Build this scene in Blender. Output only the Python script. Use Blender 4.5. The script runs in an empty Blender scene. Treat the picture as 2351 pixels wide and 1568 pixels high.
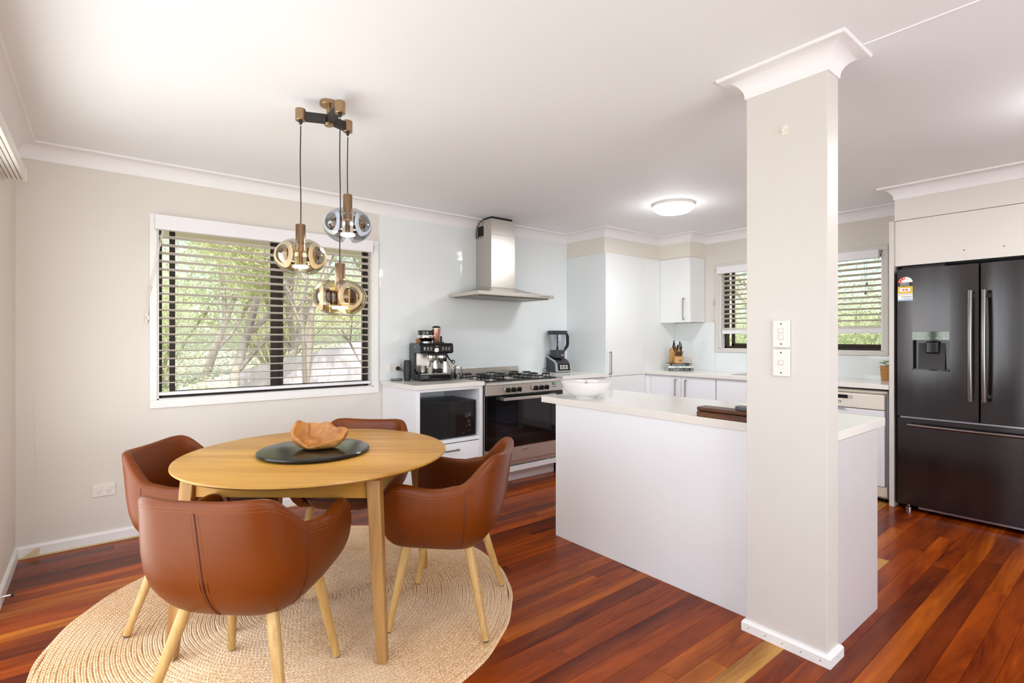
import bpy, bmesh, math, random
from mathutils import Vector, Matrix, noise as mnoise

random.seed(7)
S = bpy.context.scene
COL = S.collection
PI = math.pi
rad = math.radians

# ------------------------------------------------------------------ camera
cam_d = bpy.data.cameras.new('camera')
cam = bpy.data.objects.new('camera', cam_d)
COL.objects.link(cam)
cam.location = (0, 0, 1.29)
cam.rotation_euler = (rad(90), 0, rad(-38.67))
cam_d.sensor_width = 36.0
cam_d.lens = 1184.0 / 2351.0 * 36.0
cam_d.shift_y = -9.0 / 2351.0
cam_d.clip_start = 0.05
cam_d.clip_end = 200
S.camera = cam

# ------------------------------------------------------------------ view, sky, sun, daylight
S.view_settings.view_transform = 'Standard'
S.view_settings.look = 'None'
S.view_settings.exposure = 0.03
S.view_settings.gamma = 1.0
S.view_settings.use_curve_mapping = False
S.cycles.use_denoising = True
S.cycles.max_bounces = 10
S.cycles.diffuse_bounces = 6
S.cycles.transparent_max_bounces = 48
S.cycles.sample_clamp_indirect = 6.0
S.cycles.caustics_reflective = False
S.cycles.caustics_refractive = False

w = bpy.data.worlds.new('sky')
S.world = w
w.use_nodes = True
wn = w.node_tree
wn.nodes.clear()
sky = wn.nodes.new('ShaderNodeTexSky')
sky.sky_type = 'NISHITA'
sky.sun_disc = False
sky.sun_elevation = rad(55)
sky.sun_rotation = rad(200)
sky.dust_density = 1.5
bg = wn.nodes.new('ShaderNodeBackground')
bg.inputs['Strength'].default_value = 0.32
wo = wn.nodes.new('ShaderNodeOutputWorld')
wn.links.new(sky.outputs[0], bg.inputs['Color'])
wn.links.new(bg.outputs[0], wo.inputs[0])


def lamp(name, kind, loc, rot, energy, col=(1, 1, 1), size=None, size_y=None, shape=None):
    d = bpy.data.lights.new(name, kind)
    d.energy = energy
    d.color = col
    if kind == 'AREA':
        d.shape = shape or 'RECTANGLE'
        d.size = size
        if size_y:
            d.size_y = size_y
    elif kind == 'POINT':
        d.shadow_soft_size = size or 0.03
    elif kind == 'SUN':
        d.angle = rad(1.0)
    o = bpy.data.objects.new(name, d)
    COL.objects.link(o)
    o.location = loc
    o.rotation_euler = rot
    return o


lamp('sun', 'SUN', (0, -5, 10), (rad(38), 0, rad(-14)), 8.0, (1.0, 0.95, 0.88))
# daylight that comes in through the sliding door on the left
lamp('daylight_door', 'AREA', (-0.46, 2.1, 1.06), (0, rad(-87), 0), 49, (0.89, 0.945, 1.0), 1.9, 2.5)
lamp('fill_rear', 'AREA', (1.0, -2.50, 1.2), (rad(124), 0, 0), 98, (0.87, 0.935, 1.0), 2.4, 2.0)  # area light added behind the camera to fill the room


# the two round ceiling lights of the kitchen (the second one hangs just outside the picture)
lamp('oyster_glow', 'AREA', (3.83, 2.58, 2.33), (0, 0, 0), 15, (0.90, 0.96, 1.0), 0.3, None, 'DISK')
lamp('oyster_glow', 'POINT', (3.83, 2.58, 2.20), (0, 0, 0), 3.5, (0.92, 0.96, 1.0), 0.13)
lamp('oyster_glow', 'AREA', (3.55, 0.10, 2.33), (0, 0, 0), 15, (0.95, 0.96, 1.0), 0.3, None, 'DISK')
lamp('oyster_glow', 'POINT', (3.55, 0.10, 2.20), (0, 0, 0), 4.5, (0.95, 0.96, 1.0), 0.13)


# ------------------------------------------------------------------ mesh helpers
class MB:
    def __init__(s):
        s.v = []
        s.f = []

    def add(s, vs, fs):
        o = len(s.v)
        s.v += [tuple(v) for v in vs]
        s.f += [tuple(i + o for i in f) for f in fs]
        return s

    def box(s, x0, x1, y0, y1, z0, z1, T=None):
        vs = [(x, y, z) for x in (x0, x1) for y in (y0, y1) for z in (z0, z1)]
        if T:
            vs = [T(*p) for p in vs]
        return s.add(vs, [(0, 1, 3, 2), (4, 6, 7, 5), (0, 4, 5, 1), (2, 3, 7, 6), (0, 2, 6, 4), (1, 5, 7, 3)])

    def rings(s, rows, close=True, cap0=True, cap1=True):
        n = len(rows[0])
        o = len(s.v)
        for r in rows:
            s.v += [tuple(p) for p in r]
        for i in range(len(rows) - 1):
            for j in range(n if close else n - 1):
                a, b = o + i * n + j, o + i * n + (j + 1) % n
                s.f.append((a, b, b + n, a + n))
        if cap0:
            s.f.append(tuple(o + j for j in reversed(range(n))))
        if cap1:
            s.f.append(tuple(o + (len(rows) - 1) * n + j for j in range(n)))
        return s

    def cyl(s, p, q, r0, r1=None, n=24, caps=True):
        p, q = Vector(p), Vector(q)
        r1 = r0 if r1 is None else r1
        d = (q - p).normalized()
        a = d.orthogonal().normalized()
        b = d.cross(a)
        rows = [[c + (a * math.cos(2 * PI * k / n) + b * math.sin(2 * PI * k / n)) * r for k in range(n)] for c, r in ((p, r0), (q, r1))]
        return s.rings(rows, True, caps, caps)

    def lathe(s, prof, cx=0, cy=0, n=32, cap=True):
        rows = [[(cx + max(r, 1e-4) * math.cos(2 * PI * k / n), cy + max(r, 1e-4) * math.sin(2 * PI * k / n), z) for k in range(n)] for r, z in prof]
        return s.rings(rows, True, cap, cap)

    def tube(s, pts, r, n=8, closed=False, caps=True):
        pts = [Vector(p) for p in pts]
        m = len(pts)
        rs = r if isinstance(r, (list, tuple)) else [r] * m
        rows = []
        up = None
        for i in range(m):
            if closed:
                d = pts[(i + 1) % m] - pts[i - 1]
            else:
                d = pts[min(i + 1, m - 1)] - pts[max(i - 1, 0)]
            if d.length < 1e-9:
                d = Vector((0, 0, 1))
            d.normalize()
            if up is None:
                up = d.orthogonal().normalized()
            a = (up - d * up.dot(d))
            if a.length < 1e-6:
                a = d.orthogonal()
            a.normalize()
            up = a
            b = d.cross(a)
            rows.append([pts[i] + (a * math.cos(2 * PI * k / n) + b * math.sin(2 * PI * k / n)) * rs[i] for k in range(n)])
        if closed:
            rows.append(rows[0])
            return s.rings(rows, True, False, False)
        return s.rings(rows, True, caps, caps)

    def prism(s, poly, a, b, axis):
        def P(u, v, t):
            return {'x': (t, u, v), 'y': (u, t, v), 'z': (u, v, t)}[axis]
        return s.rings([[P(u, v, a) for u, v in poly], [P(u, v, b) for u, v in poly]])

    def sphere(s, c, r, n=16, m=10, sq=(1, 1, 1)):
        rows = []
        for i in range(m + 1):
            t = PI * i / m
            rr = max(math.sin(t), 1e-3) * r
            rows.append([(c[0] + rr * sq[0] * math.cos(2 * PI * k / n), c[1] + rr * sq[1] * math.sin(2 * PI * k / n), c[2] - r * sq[2] * math.cos(t)) for k in range(n)])
        return s.rings(rows)

    def mitre(s, path, prof, closed=False):
        """sweep prof (offset to the left of the path, z) along a plan polyline with mitred corners"""
        P = [Vector(p) for p in path]
        m = len(P)
        rows = []
        for i in range(m):
            d0 = (P[i] - P[i - 1]).normalized() if (i > 0 or closed) else None
            d1 = (P[(i + 1) % m] - P[i]).normalized() if (i < m - 1 or closed) else None
            n0 = Vector((-d0.y, d0.x)) if d0 else None
            n1 = Vector((-d1.y, d1.x)) if d1 else None
            if n0 is None:
                nn = n1
            elif n1 is None:
                nn = n0
            else:
                nn = (n0 + n1) / (1 + n0.dot(n1))
            rows.append([(P[i].x + nn.x * o, P[i].y + nn.y * o, z) for o, z in prof])
        if closed:
            rows.append(rows[0])
        return s.rings(rows, True, not closed, not closed)


def rot2(x, y, a):
    return x * math.cos(a) - y * math.sin(a), x * math.sin(a) + y * math.cos(a)


def root_loc(o):
    v = Vector((0, 0, 0))
    while o is not None:
        v += o.location
        o = o.parent
    return v


def tag(o, label=None, cat=None, group=None, kind=None):
    if label:
        o['label'] = label
    if cat:
        o['category'] = cat
    if group:
        o['group'] = group
    if kind:
        o['kind'] = kind
    return o


def thing(name, label, cat, loc=(0, 0, 0), rotz=0, group=None, kind=None):
    o = bpy.data.objects.new(name, None)
    o.empty_display_size = 0.05
    COL.objects.link(o)
    o.location = loc
    o.rotation_euler = (0, 0, rotz)
    return tag(o, label, cat, group, kind)


def obj(name, mb, mat, parent=None, bev=0, smooth=False, world=True, sub=0, seg=2, kind=None, label=None, weld=False):
    """ONE mesh object. world=True: mb is in world coordinates (the parents are not rotated)"""
    vs = mb.v
    off = Vector((0, 0, 0))
    if parent is not None:
        if world:
            off = root_loc(parent)
    elif world:
        xs = [v[0] for v in vs]
        ys = [v[1] for v in vs]
        zs = [v[2] for v in vs]
        off = Vector(((min(xs) + max(xs)) / 2, (min(ys) + max(ys)) / 2, min(zs)))
    me = bpy.data.meshes.new(name)
    me.from_pydata([(v[0] - off.x, v[1] - off.y, v[2] - off.z) for v in vs], [], mb.f)
    bm = bmesh.new()
    bm.from_mesh(me)
    if weld:
        bmesh.ops.remove_doubles(bm, verts=bm.verts, dist=1e-5)
    bmesh.ops.recalc_face_normals(bm, faces=bm.faces)
    bm.to_mesh(me)
    bm.free()
    me.materials.append(mat)
    if smooth:
        me.polygons.foreach_set('use_smooth', [True] * len(me.polygons))
        me.set_sharp_from_angle(angle=rad(smooth if smooth is not True else 40))
    o = bpy.data.objects.new(name, me)
    COL.objects.link(o)
    if parent is not None:
        o.parent = parent
    else:
        o.location = off
    if bev:
        b = o.modifiers.new('bevel', 'BEVEL')
        b.width = bev
        b.segments = seg
        b.limit_method = 'ANGLE'
    if sub:
        m = o.modifiers.new('sub', 'SUBSURF')
        m.levels = sub
        m.render_levels = sub
    if kind:
        o['kind'] = kind
    if label:
        o['label'] = label
    return o


def struct(name, mb, mat, parent=None, **k):
    o = obj(name, mb, mat, parent, **k)
    if parent is None:
        o['kind'] = 'structure'
    return o


def copy_tree(o, parent=None):
    c = o.copy()
    COL.objects.link(c)
    c.parent = parent
    for ch in list(o.children):
        copy_tree(ch, c)
    return c


def text(name, body, size, mat, parent, loc, rot, ext=0.0004, align='CENTER', sx=1.0, world=True):
    cu = bpy.data.curves.new(name, 'FONT')
    cu.body = body
    cu.size = size
    cu.extrude = ext
    cu.align_x = align
    cu.align_y = 'CENTER'
    cu.resolution_u = 2
    cu.materials.append(mat)
    o = bpy.data.objects.new(name, cu)
    COL.objects.link(o)
    o.parent = parent
    off = root_loc(parent) if world else Vector((0, 0, 0))
    o.location = Vector(loc) - off
    o.rotation_euler = rot
    o.scale = (sx, 1, 1)
    return o


FACE_Y = (rad(90), 0, 0)            # lettering that faces -Y
FACE_X = (rad(90), 0, rad(-90))     # lettering that faces -X


# ------------------------------------------------------------------ materials
def hexc(h, mul=1.0):
    h = h.lstrip('#')
    out = []
    for i in (0, 2, 4):
        c = int(h[i:i + 2], 16) / 255
        c = c / 12.92 if c <= 0.04045 else ((c + 0.055) / 1.055) ** 2.4
        out.append(min(1.0, c * mul))
    return (*out, 1)


def M(name, col, rough=0.5, metal=0.0, spec=0.5, var=0.06, scale=30, stretch=(1, 1, 1), bump=0.0, bscale=None, coat=0.0,
      emit=None, estr=0.0, rvar=0.0, aniso=0.0):
    m = bpy.data.materials.new(name)
    m.use_nodes = True
    nt = m.node_tree
    b = nt.nodes['Principled BSDF']
    c = hexc(col) if isinstance(col, str) else col
    b.inputs['Roughness'].default_value = rough
    b.inputs['Metallic'].default_value = metal
    b.inputs['Specular IOR Level'].default_value = spec
    b.inputs['Coat Weight'].default_value = coat
    b.inputs['Coat Roughness'].default_value = 0.06
    tc = nt.nodes.new('ShaderNodeTexCoord')
    mp = nt.nodes.new('ShaderNodeMapping')
    mp.inputs['Scale'].default_value = stretch
    nt.links.new(tc.outputs['Object'], mp.inputs['Vector'])
    nz = nt.nodes.new('ShaderNodeTexNoise')
    nz.inputs['Scale'].default_value = scale
    nz.inputs['Detail'].default_value = 4
    nt.links.new(mp.outputs[0], nz.inputs['Vector'])
    mx = nt.nodes.new('ShaderNodeMix')
    mx.data_type = 'RGBA'
    mx.inputs[6].default_value = tuple(max(0, x * (1 - var)) for x in c[:3]) + (1,)
    mx.inputs[7].default_value = tuple(min(1, x * (1 + var)) for x in c[:3]) + (1,)
    nt.links.new(nz.outputs['Fac'], mx.inputs[0])
    nt.links.new(mx.outputs[2], b.inputs['Base Color'])
    if rvar:
        mr = nt.nodes.new('ShaderNodeMapRange')
        mr.inputs[3].default_value = max(0, rough - rvar)
        mr.inputs[4].default_value = rough + rvar
        nt.links.new(nz.outputs['Fac'], mr.inputs[0])
        nt.links.new(mr.outputs[0], b.inputs['Roughness'])
    if bump:
        n2 = nt.nodes.new('ShaderNodeTexNoise')
        n2.inputs['Scale'].default_value = bscale or scale
        n2.inputs['Detail'].default_value = 3
        nt.links.new(mp.outputs[0], n2.inputs['Vector'])
        bp = nt.nodes.new('ShaderNodeBump')
        bp.inputs['Strength'].default_value = bump
        bp.inputs['Distance'].default_value = 0.002
        nt.links.new(n2.outputs['Fac'], bp.inputs['Height'])
        nt.links.new(bp.outputs[0], b.inputs['Normal'])
    if emit:
        b.inputs['Emission Color'].default_value = hexc(emit)
        b.inputs['Emission Strength'].default_value = estr
    return m


def glass(name, tint=(1, 1, 1, 1), refl=1.0, rough=0.0, haze=0.0, hazecol=(1, 1, 1, 1)):
    """thin pane: clear where you look straight through it, mirror-like at a glancing angle"""
    m = bpy.data.materials.new(name)
    m.use_nodes = True
    nt = m.node_tree
    nt.nodes.clear()
    out = nt.nodes.new('ShaderNodeOutputMaterial')
    tr = nt.nodes.new('ShaderNodeBsdfTransparent')
    tr.inputs[0].default_value = tint
    gl = nt.nodes.new('ShaderNodeBsdfGlossy')
    gl.inputs['Roughness'].default_value = rough
    fr = nt.nodes.new('ShaderNodeFresnel')
    fr.inputs['IOR'].default_value = 1.45
    mul = nt.nodes.new('ShaderNodeMath')
    mul.operation = 'MULTIPLY'
    mul.inputs[1].default_value = refl
    nt.links.new(fr.outputs[0], mul.inputs[0])
    mx = nt.nodes.new('ShaderNodeMixShader')
    nt.links.new(mul.outputs[0], mx.inputs[0])
    nt.links.new(tr.outputs[0], mx.inputs[1])
    nt.links.new(gl.outputs[0], mx.inputs[2])
    last = mx
    if haze:
        df = nt.nodes.new('ShaderNodeBsdfTranslucent')
        df.inputs[0].default_value = hazecol
        d2 = nt.nodes.new('ShaderNodeBsdfDiffuse')
        d2.inputs[0].default_value = hazecol
        md = nt.nodes.new('ShaderNodeMixShader')
        md.inputs[0].default_value = 0.5
        nt.links.new(df.outputs[0], md.inputs[1])
        nt.links.new(d2.outputs[0], md.inputs[2])
        m2 = nt.nodes.new('ShaderNodeMixShader')
        nz = nt.nodes.new('ShaderNodeTexNoise')
        nz.inputs['Scale'].default_value = 60
        mr = nt.nodes.new('ShaderNodeMapRange')
        mr.inputs[3].default_value = haze * 0.9
        mr.inputs[4].default_value = haze * 1.1
        nt.links.new(nz.outputs['Fac'], mr.inputs[0])
        nt.links.new(mr.outputs[0], m2.inputs[0])
        nt.links.new(mx.outputs[0], m2.inputs[1])
        nt.links.new(md.outputs[0], m2.inputs[2])
        last = m2
    nt.links.new(last.outputs[0], out.inputs[0])
    return m


def wood(name, c0, c1, rough=0.45, along='X', scale=18, ratio=14, coord='Object', ramp=None, rnd=False, coat=0.0, bump=0.15, spec=0.4):
    """streaky grain that runs along one axis; rnd adds a tone and a grain of its own to every piece"""
    m = bpy.data.materials.new(name)
    m.use_nodes = True
    nt = m.node_tree
    b = nt.nodes['Principled BSDF']
    b.inputs['Roughness'].default_value = rough
    b.inputs['Coat Weight'].default_value = coat
    b.inputs['Coat Roughness'].default_value = 0.09
    b.inputs['Specular IOR Level'].default_value = spec
    L = nt.links
    if coord == 'Position':
        g = nt.nodes.new('ShaderNodeNewGeometry')
        src = g.outputs['Position']
    else:
        g = nt.nodes.new('ShaderNodeTexCoord')
        src = g.outputs['Object']
    mp = nt.nodes.new('ShaderNodeMapping')
    k = 1.0 / ratio
    mp.inputs['Scale'].default_value = {'X': (k, 1, 1), 'Y': (1, k, 1), 'Z': (1, 1, k)}[along]
    L.new(src, mp.inputs['Vector'])
    vec = mp.outputs[0]
    oi = nt.nodes.new('ShaderNodeObjectInfo')
    if rnd:
        ml = nt.nodes.new('ShaderNodeMath')
        ml.operation = 'MULTIPLY'
        ml.inputs[1].default_value = 37.0
        L.new(oi.outputs['Random'], ml.inputs[0])
        ad = nt.nodes.new('ShaderNodeVectorMath')
        ad.operation = 'ADD'
        L.new(vec, ad.inputs[0])
        L.new(ml.outputs[0], ad.inputs[1])
        vec = ad.outputs[0]
    nz = nt.nodes.new('ShaderNodeTexNoise')
    nz.inputs['Scale'].default_value = scale
    nz.inputs['Detail'].default_value = 6
    nz.inputs['Roughness'].default_value = 0.62
    nz.inputs['Distortion'].default_value = 0.8
    L.new(vec, nz.inputs['Vector'])
    fine = nt.nodes.new('ShaderNodeTexNoise')
    fine.inputs['Scale'].default_value = scale * 6
    fine.inputs['Detail'].default_value = 2
    L.new(vec, fine.inputs['Vector'])
    mr = nt.nodes.new('ShaderNodeMapRange')
    mr.inputs[1].default_value = 0.3
    mr.inputs[2].default_value = 0.7
    L.new(nz.outputs['Fac'], mr.inputs[0])
    mx = nt.nodes.new('ShaderNodeMix')
    mx.data_type = 'RGBA'
    L.new(mr.outputs[0], mx.inputs[0])
    if ramp:
        cr = nt.nodes.new('ShaderNodeValToRGB')
        cr.color_ramp.interpolation = 'CONSTANT'
        while len(cr.color_ramp.elements) < len(ramp):
            cr.color_ramp.elements.new(0.5)
        for e, (p, c) in zip(cr.color_ramp.elements, ramp):
            e.position = p
            e.color = hexc(c)
        L.new(oi.outputs['Random'], cr.inputs[0])
        dk = nt.nodes.new('ShaderNodeMix')
        dk.data_type = 'RGBA'
        dk.blend_type = 'MULTIPLY'
        dk.inputs[0].default_value = 1.0
        L.new(cr.outputs[0], dk.inputs[6])
        dk.inputs[7].default_value = hexc(c0)
        L.new(dk.outputs[2], mx.inputs[6])
        L.new(cr.outputs[0], mx.inputs[7])
    else:
        mx.inputs[6].default_value = hexc(c0)
        mx.inputs[7].default_value = hexc(c1)
    m2 = nt.nodes.new('ShaderNodeMix')
    m2.data_type = 'RGBA'
    m2.blend_type = 'MULTIPLY'
    m2.inputs[0].default_value = 0.35
    L.new(mx.outputs[2], m2.inputs[6])
    L.new(fine.outputs['Fac'], m2.inputs[7])
    br = nt.nodes.new('ShaderNodeBrightContrast')
    br.inputs['Bright'].default_value = 0.0
    L.new(m2.outputs[2], br.inputs[0])
    L.new(br.outputs[0], b.inputs['Base Color'])
    if bump:
        bp = nt.nodes.new('ShaderNodeBump')
        bp.inputs['Strength'].default_value = bump
        bp.inputs['Distance'].default_value = 0.001
        L.new(fine.outputs['Fac'], bp.inputs['Height'])
        L.new(bp.outputs[0], b.inputs['Normal'])
    return m


mWall = M('wall_paint', '#dcd6ce', 0.6, var=0.015, scale=3, bump=0.05, bscale=120)
mCeil = M('ceiling_paint', '#f1f2f4', 0.7, var=0.01, scale=2)
mTrim = M('white_gloss_paint', '#eeecea', 0.35, var=0.015, scale=8)
mTrimC = M('cream_trim_paint', '#d5d0ca', 0.4, var=0.02, scale=8)
mBulk = M('bulkhead_paint', '#e4ded4', 0.6, var=0.015, scale=3)
mGlossW = M('white_gloss_laminate', '#eceeee', 0.09, var=0.01, scale=4, spec=0.5)
mSatinW = M('white_satin_laminate', '#eff0f4', 0.3, var=0.012, scale=4)
mEnd = M('scuffed_white_panel', '#cfcacb', 0.34, var=0.025, scale=3, stretch=(1, 1, 1.5))
mSplash = M('pale_back_painted_glass', '#e6ebec', 0.04, var=0.008, scale=2, coat=0.3)
mStone = M('white_quartz_worktop', '#e9e5de', 0.16, var=0.035, scale=260)
mBronze = M('bronze_aluminium', '#2b1d11', 0.6, metal=0.1, var=0.15, scale=60)
mBlind = M('white_blind_slat', '#e4ddd4', 0.5, var=0.02, scale=20)
mBlindW = M('white_blind_box', '#ebe9ee', 0.35, var=0.015, scale=12)
mSoffit = M('cream_eave', '#eadfca', 0.8, var=0.05, scale=10)
mSteel = M('brushed_steel', '#cdc7bf', 0.32, metal=0.9, var=0.1, scale=8, stretch=(2, 2, 90), rvar=0.06)
mSteelH = M('steel_brushed_along', '#cfc9c1', 0.36, metal=0.82, var=0.12, scale=8, stretch=(1.5, 40, 40), rvar=0.07)
mChrome = M('polished_chrome', '#d8d6d3', 0.12, metal=1.0, var=0.03, scale=20)
mNickel = M('satin_nickel', '#a89f92', 0.3, metal=1.0, var=0.05, scale=30)
mBlack = M('black_plastic', '#131314', 0.4, var=0.12, scale=50)
mGlossB = M('black_glass', '#08080a', 0.06, var=0.1, scale=10)
mIron = M('cast_iron', '#141416', 0.55, var=0.25, scale=90, bump=0.3, bscale=400)
mDark = M('dark_void', '#0a0908', 0.8, var=0.1, scale=30)
mWhiteP = M('white_plastic', '#e6e1db', 0.25, var=0.015, scale=20)
mInk = M('black_ink', '#161616', 0.6, var=0.05)
mInkW = M('white_ink', '#f2f2f2', 0.6, var=0.03)
mPane = glass('window_glass', (0.98, 0.985, 0.98, 1), 0.4)
# ------------------------------------------------------------------ the room shell
H = 2.43
YW, XL, XR = 4.135, -0.38, 5.33

mFloor = wood('polished_floorboard', '#8c5e42', '#eee0d6', rough=0.24, along='X', scale=8, ratio=9, coord='Position', rnd=True, coat=0.04, spec=0.18, bump=0.12,
              ramp=[(0.0, '#83350a'), (0.12, '#aa4a0b'), (0.32, '#c0580d'), (0.5, '#b4500b'), (0.64, '#ca6610'), (0.80, '#96400a'), (0.90, '#d0761e'), (0.965, '#eab058')])
mJoint = M('dark_floor_joint', '#1c0b06', 0.7, var=0.2, scale=40)
floor = struct('floor', MB().box(XL - 0.1, XR + 0.1, -2.7, YW + 0.1, -0.06, -0.012), mJoint)
PW = 0.0835
unit = MB().box(0, 1, 0, 1, -0.012, 0)
plank0 = None
rng = random.Random(3)
y = YW
row = 0
while y > 0.30:
    x = XL - rng.uniform(0.0, 1.6)
    while x < XR:
        ln = rng.uniform(1.3, 3.6)
        a, b = max(x, XL), min(x + ln, XR)
        if b - a > 0.05:
            if plank0 is None:
                p = obj('floorboard', unit, mFloor, floor, world=False)
                plank0 = p
            else:
                p = plank0.copy()
                COL.objects.link(p)
                p.parent = floor
            p.location = Vector((a + 0.0006, y - PW + 0.0006, 0)) - floor.location
            p.scale = (b - a - 0.0012, PW - 0.0012, 1)
        x += ln
    y -= PW
    row += 1
mb = MB()
yb = y
while yb > -2.6:
    mb.box(XL, XR, yb - PW + 0.001, yb - 0.001, -0.012, 0)
    yb -= PW
obj('floorboards_behind', mb, mFloor, floor, kind='stuff')

# ceiling with the eaves beyond the walls
struct('ceiling', MB().box(XL - 0.12, XR + 0.12, -2.72, YW + 0.12, H, H + 0.12), mCeil)
struct('trim_eaves', MB().box(-1.3, 6.1, YW + 0.13, YW + 0.85, 2.085, 2.16).box(XR + 0.13, XR + 0.85, -3.2, YW + 0.13, 2.105, 2.18)
       .box(-1.3, XL - 0.13, -3.2, YW + 0.13, 2.3, 2.38), mSoffit)
struct('roof', MB().box(-1.35, 6.15, -3.4, 4.95, 2.56, 2.66), M('roof_sheet', '#7d7a76', 0.7, var=0.08, scale=5))

# walls
W1 = (0.297, 1.808, 0.877, 2.06)          # big window: x0, x1, z0, z1
W2 = (1.49, 3.004, 1.168, 2.05)           # kitchen window: y0, y1, z0, z1
struct('wall_back', MB().box(XL - 0.12, W1[0], YW, YW + 0.12, 0, H).box(W1[1], XR + 0.12, YW, YW + 0.12, 0, H)
       .box(W1[0], W1[1], YW, YW + 0.12, 0, W1[2]).box(W1[0], W1[1], YW, YW + 0.12, W1[3], H), mWall)
struct('wall_right', MB().box(XR, XR + 0.12, -2.72, W2[0], 0, H).box(XR, XR + 0.12, W2[1], YW, 0, H)
       .box(XR, XR + 0.12, W2[0], W2[1], 0, W2[2]).box(XR, XR + 0.12, W2[0], W2[1], W2[3], H), mWall)
struct('wall_left', MB().box(XL - 0.12, XL, 3.40, YW, 0, H).box(XL - 0.12, XL, -2.72, 3.40, 2.12, H).box(XL - 0.12, XL, -2.72, 0.8, 0, 2.12), mWall)
struct('wall_rear', MB().box(XL, -0.15, -2.72, -2.6, 0, H).box(2.3, XR, -2.72, -2.6, 0, H).box(-0.15, 2.3, -2.72, -2.6, 2.36, H), mWall)

# thin crack in the paint of the back wall
mCrack = M('hairline_crack', '#cabfb2', 0.8, var=0.2, scale=60)
struct('trim_crack', MB().tube([(-0.303 + 0.0025 * math.sin(k * 1.1) + 0.0006 * k, YW - 0.0002, 0.95 - 0.03 * k) for k in range(18)], 0.0006, 5), mCrack)

# cornices
COVE = [(0.0, H), (0.0, H - 0.092), (0.006, H - 0.092)] + [(0.006 + 0.074 * (1 - math.cos(a)), H - 0.086 + 0.074 * math.sin(a)) for a in [rad(6 + 84 * k / 9) for k in range(10)]] + [(0.088, H - 0.012), (0.092, H - 0.009), (0.092, H)]
mCove = M('cornice_paint', '#efedee', 0.55, var=0.01, scale=4)
wallpath = [(XL, -2.6), (XL, YW), (4.095, YW), (4.095, 3.58), (5.03, 3.58), (5.03, 3.175), (XR, 3.175), (XR, 1.25), (4.745, 1.25), (4.745, -2.6)]
struct('trim_1', MB().mitre([(x, y) for x, y in reversed(wallpath)], COVE), mCove, smooth=30)
PX0, PX1, PY0, PY1 = 2.23, 2.338, 0.806, 1.13
struct('trim_2', MB().mitre([(PX0, PY0), (PX0, PY1), (PX1, PY1), (PX1, PY0)], COVE, closed=True), mCove, smooth=30)
struct('trim_3', MB().mitre([(PX0, PY0), (PX0, PY1), (PX1, PY1), (PX1, PY0)], [(0, 0), (0.016, 0), (0.016, 0.036), (0.010, 0.046), (0, 0.048)], closed=True), mTrim)
struct('trim_4', MB().box(2.318, 2.330, -2.6, 0.72, H - 0.004, H + 0.01), mCove)
pil = struct('pillar', MB().box(PX0, PX1, PY0, PY1, 0, H), mTrimC, bev=0.002)
nb = MB()
for k in range(5):
    nb.cyl((PX0 - 0.0155, PY0 + 0.02 + k * 0.072, 0.02), (PX0 - 0.0166, PY0 + 0.02 + k * 0.072, 0.02), 0.0022, n=8)
nb.cyl((PX0 + 0.06, PY0 - 0.0155, 0.022), (PX0 + 0.06, PY0 - 0.0166, 0.022), 0.0022, n=8)
obj('nail', nb, mDark, pil, kind='stuff')
# baseboards
BASE = [(0, 0), (0.014, 0), (0.014, 0.058), (0.009, 0.07), (0, 0.072)]
struct('baseboard_back', MB().mitre([(1.885, YW), (XL, YW)], BASE), mTrim)
struct('baseboard_left', MB().mitre([(XL, YW - 0.014), (XL, 3.42)], BASE), mTrim)
mBare = M('bare_yellowed_timber', '#d8c79c', 0.7, var=0.15, scale=30)
struct('trim_5', MB().box(XL + 0.014, 1.8, YW - 0.0165, YW - 0.0142, 0.0, 0.010), mBare)
struct('trim_6', MB().prism([(-0.35, 0.010), (-0.295, 0.048), (-0.272, 0.052), (-0.278, 0.010)], YW - 0.0152, YW - 0.0141, 'y'), mBare)


# ------------------------------------------------------------------ windows
def window(n, T, u0, u1, z0, z1, trim, sashes, sill):
    """T maps (along the wall, outwards, up) to the world"""
    base = T((u0 + u1) / 2, 0, z0)
    t = thing('window_%d' % n, None, None, base, kind='structure')
    a, b, c, d = trim
    for nm, q in (('architrave', (a, b, -0.016, 0.0, c, z0)), ('architrave', (a, b, -0.016, 0.0, z1, d)), ('architrave', (a, u0, -0.016, 0.0, z0, z1)), ('architrave', (u1, b, -0.016, 0.0, z0, z1))):
        obj(nm, MB().box(*q, T=T), mTrim if n == 1 else mTrimC, t, bev=0.003)
    e = 0.012
    for q in ((u0, u0 + e, 0, 0.12, z0, z1), (u1 - e, u1, 0, 0.12, z0, z1), (u0, u1, 0, 0.12, z1 - e, z1), (u0, u1, 0, 0.085, z0 - 0.004, z0 + 0.006)):
        obj('liner', MB().box(*q, T=T), mTrim, t)
    f0, f1 = u0 + e, u1 - e
    fr = MB().box(f0, f0 + 0.024, 0.085, 0.15, z0, z1, T=T).box(f1 - 0.024, f1, 0.085, 0.15, z0, z1, T=T).box(f0, f1, 0.085, 0.15, z0, z0 + sill, T=T).box(f0, f1, 0.085, 0.15, z1 - 0.02, z1, T=T)
    obj('frame', fr, mBronze, t, bev=0.002)
    for p0, p1, dep, sl, sr in sashes:
        s = obj('sash', MB().box(p0, p0 + sl, dep, dep + 0.022, z0 + sill, z1 - 0.02, T=T).box(p1 - sr, p1, dep, dep + 0.022, z0 + sill, z1 - 0.02, T=T)
                .box(p0, p1, dep, dep + 0.022, z0 + sill, z0 + sill + 0.03, T=T).box(p0, p1, dep, dep + 0.022, z1 - 0.034, z1 - 0.02, T=T), mBronze, t, bev=0.002)
        obj('pane', MB().box(p0 + sl, p1 - sr, dep + 0.009, dep + 0.012, z0 + sill + 0.03, z1 - 0.034, T=T), mPane, s)
    return t


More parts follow.
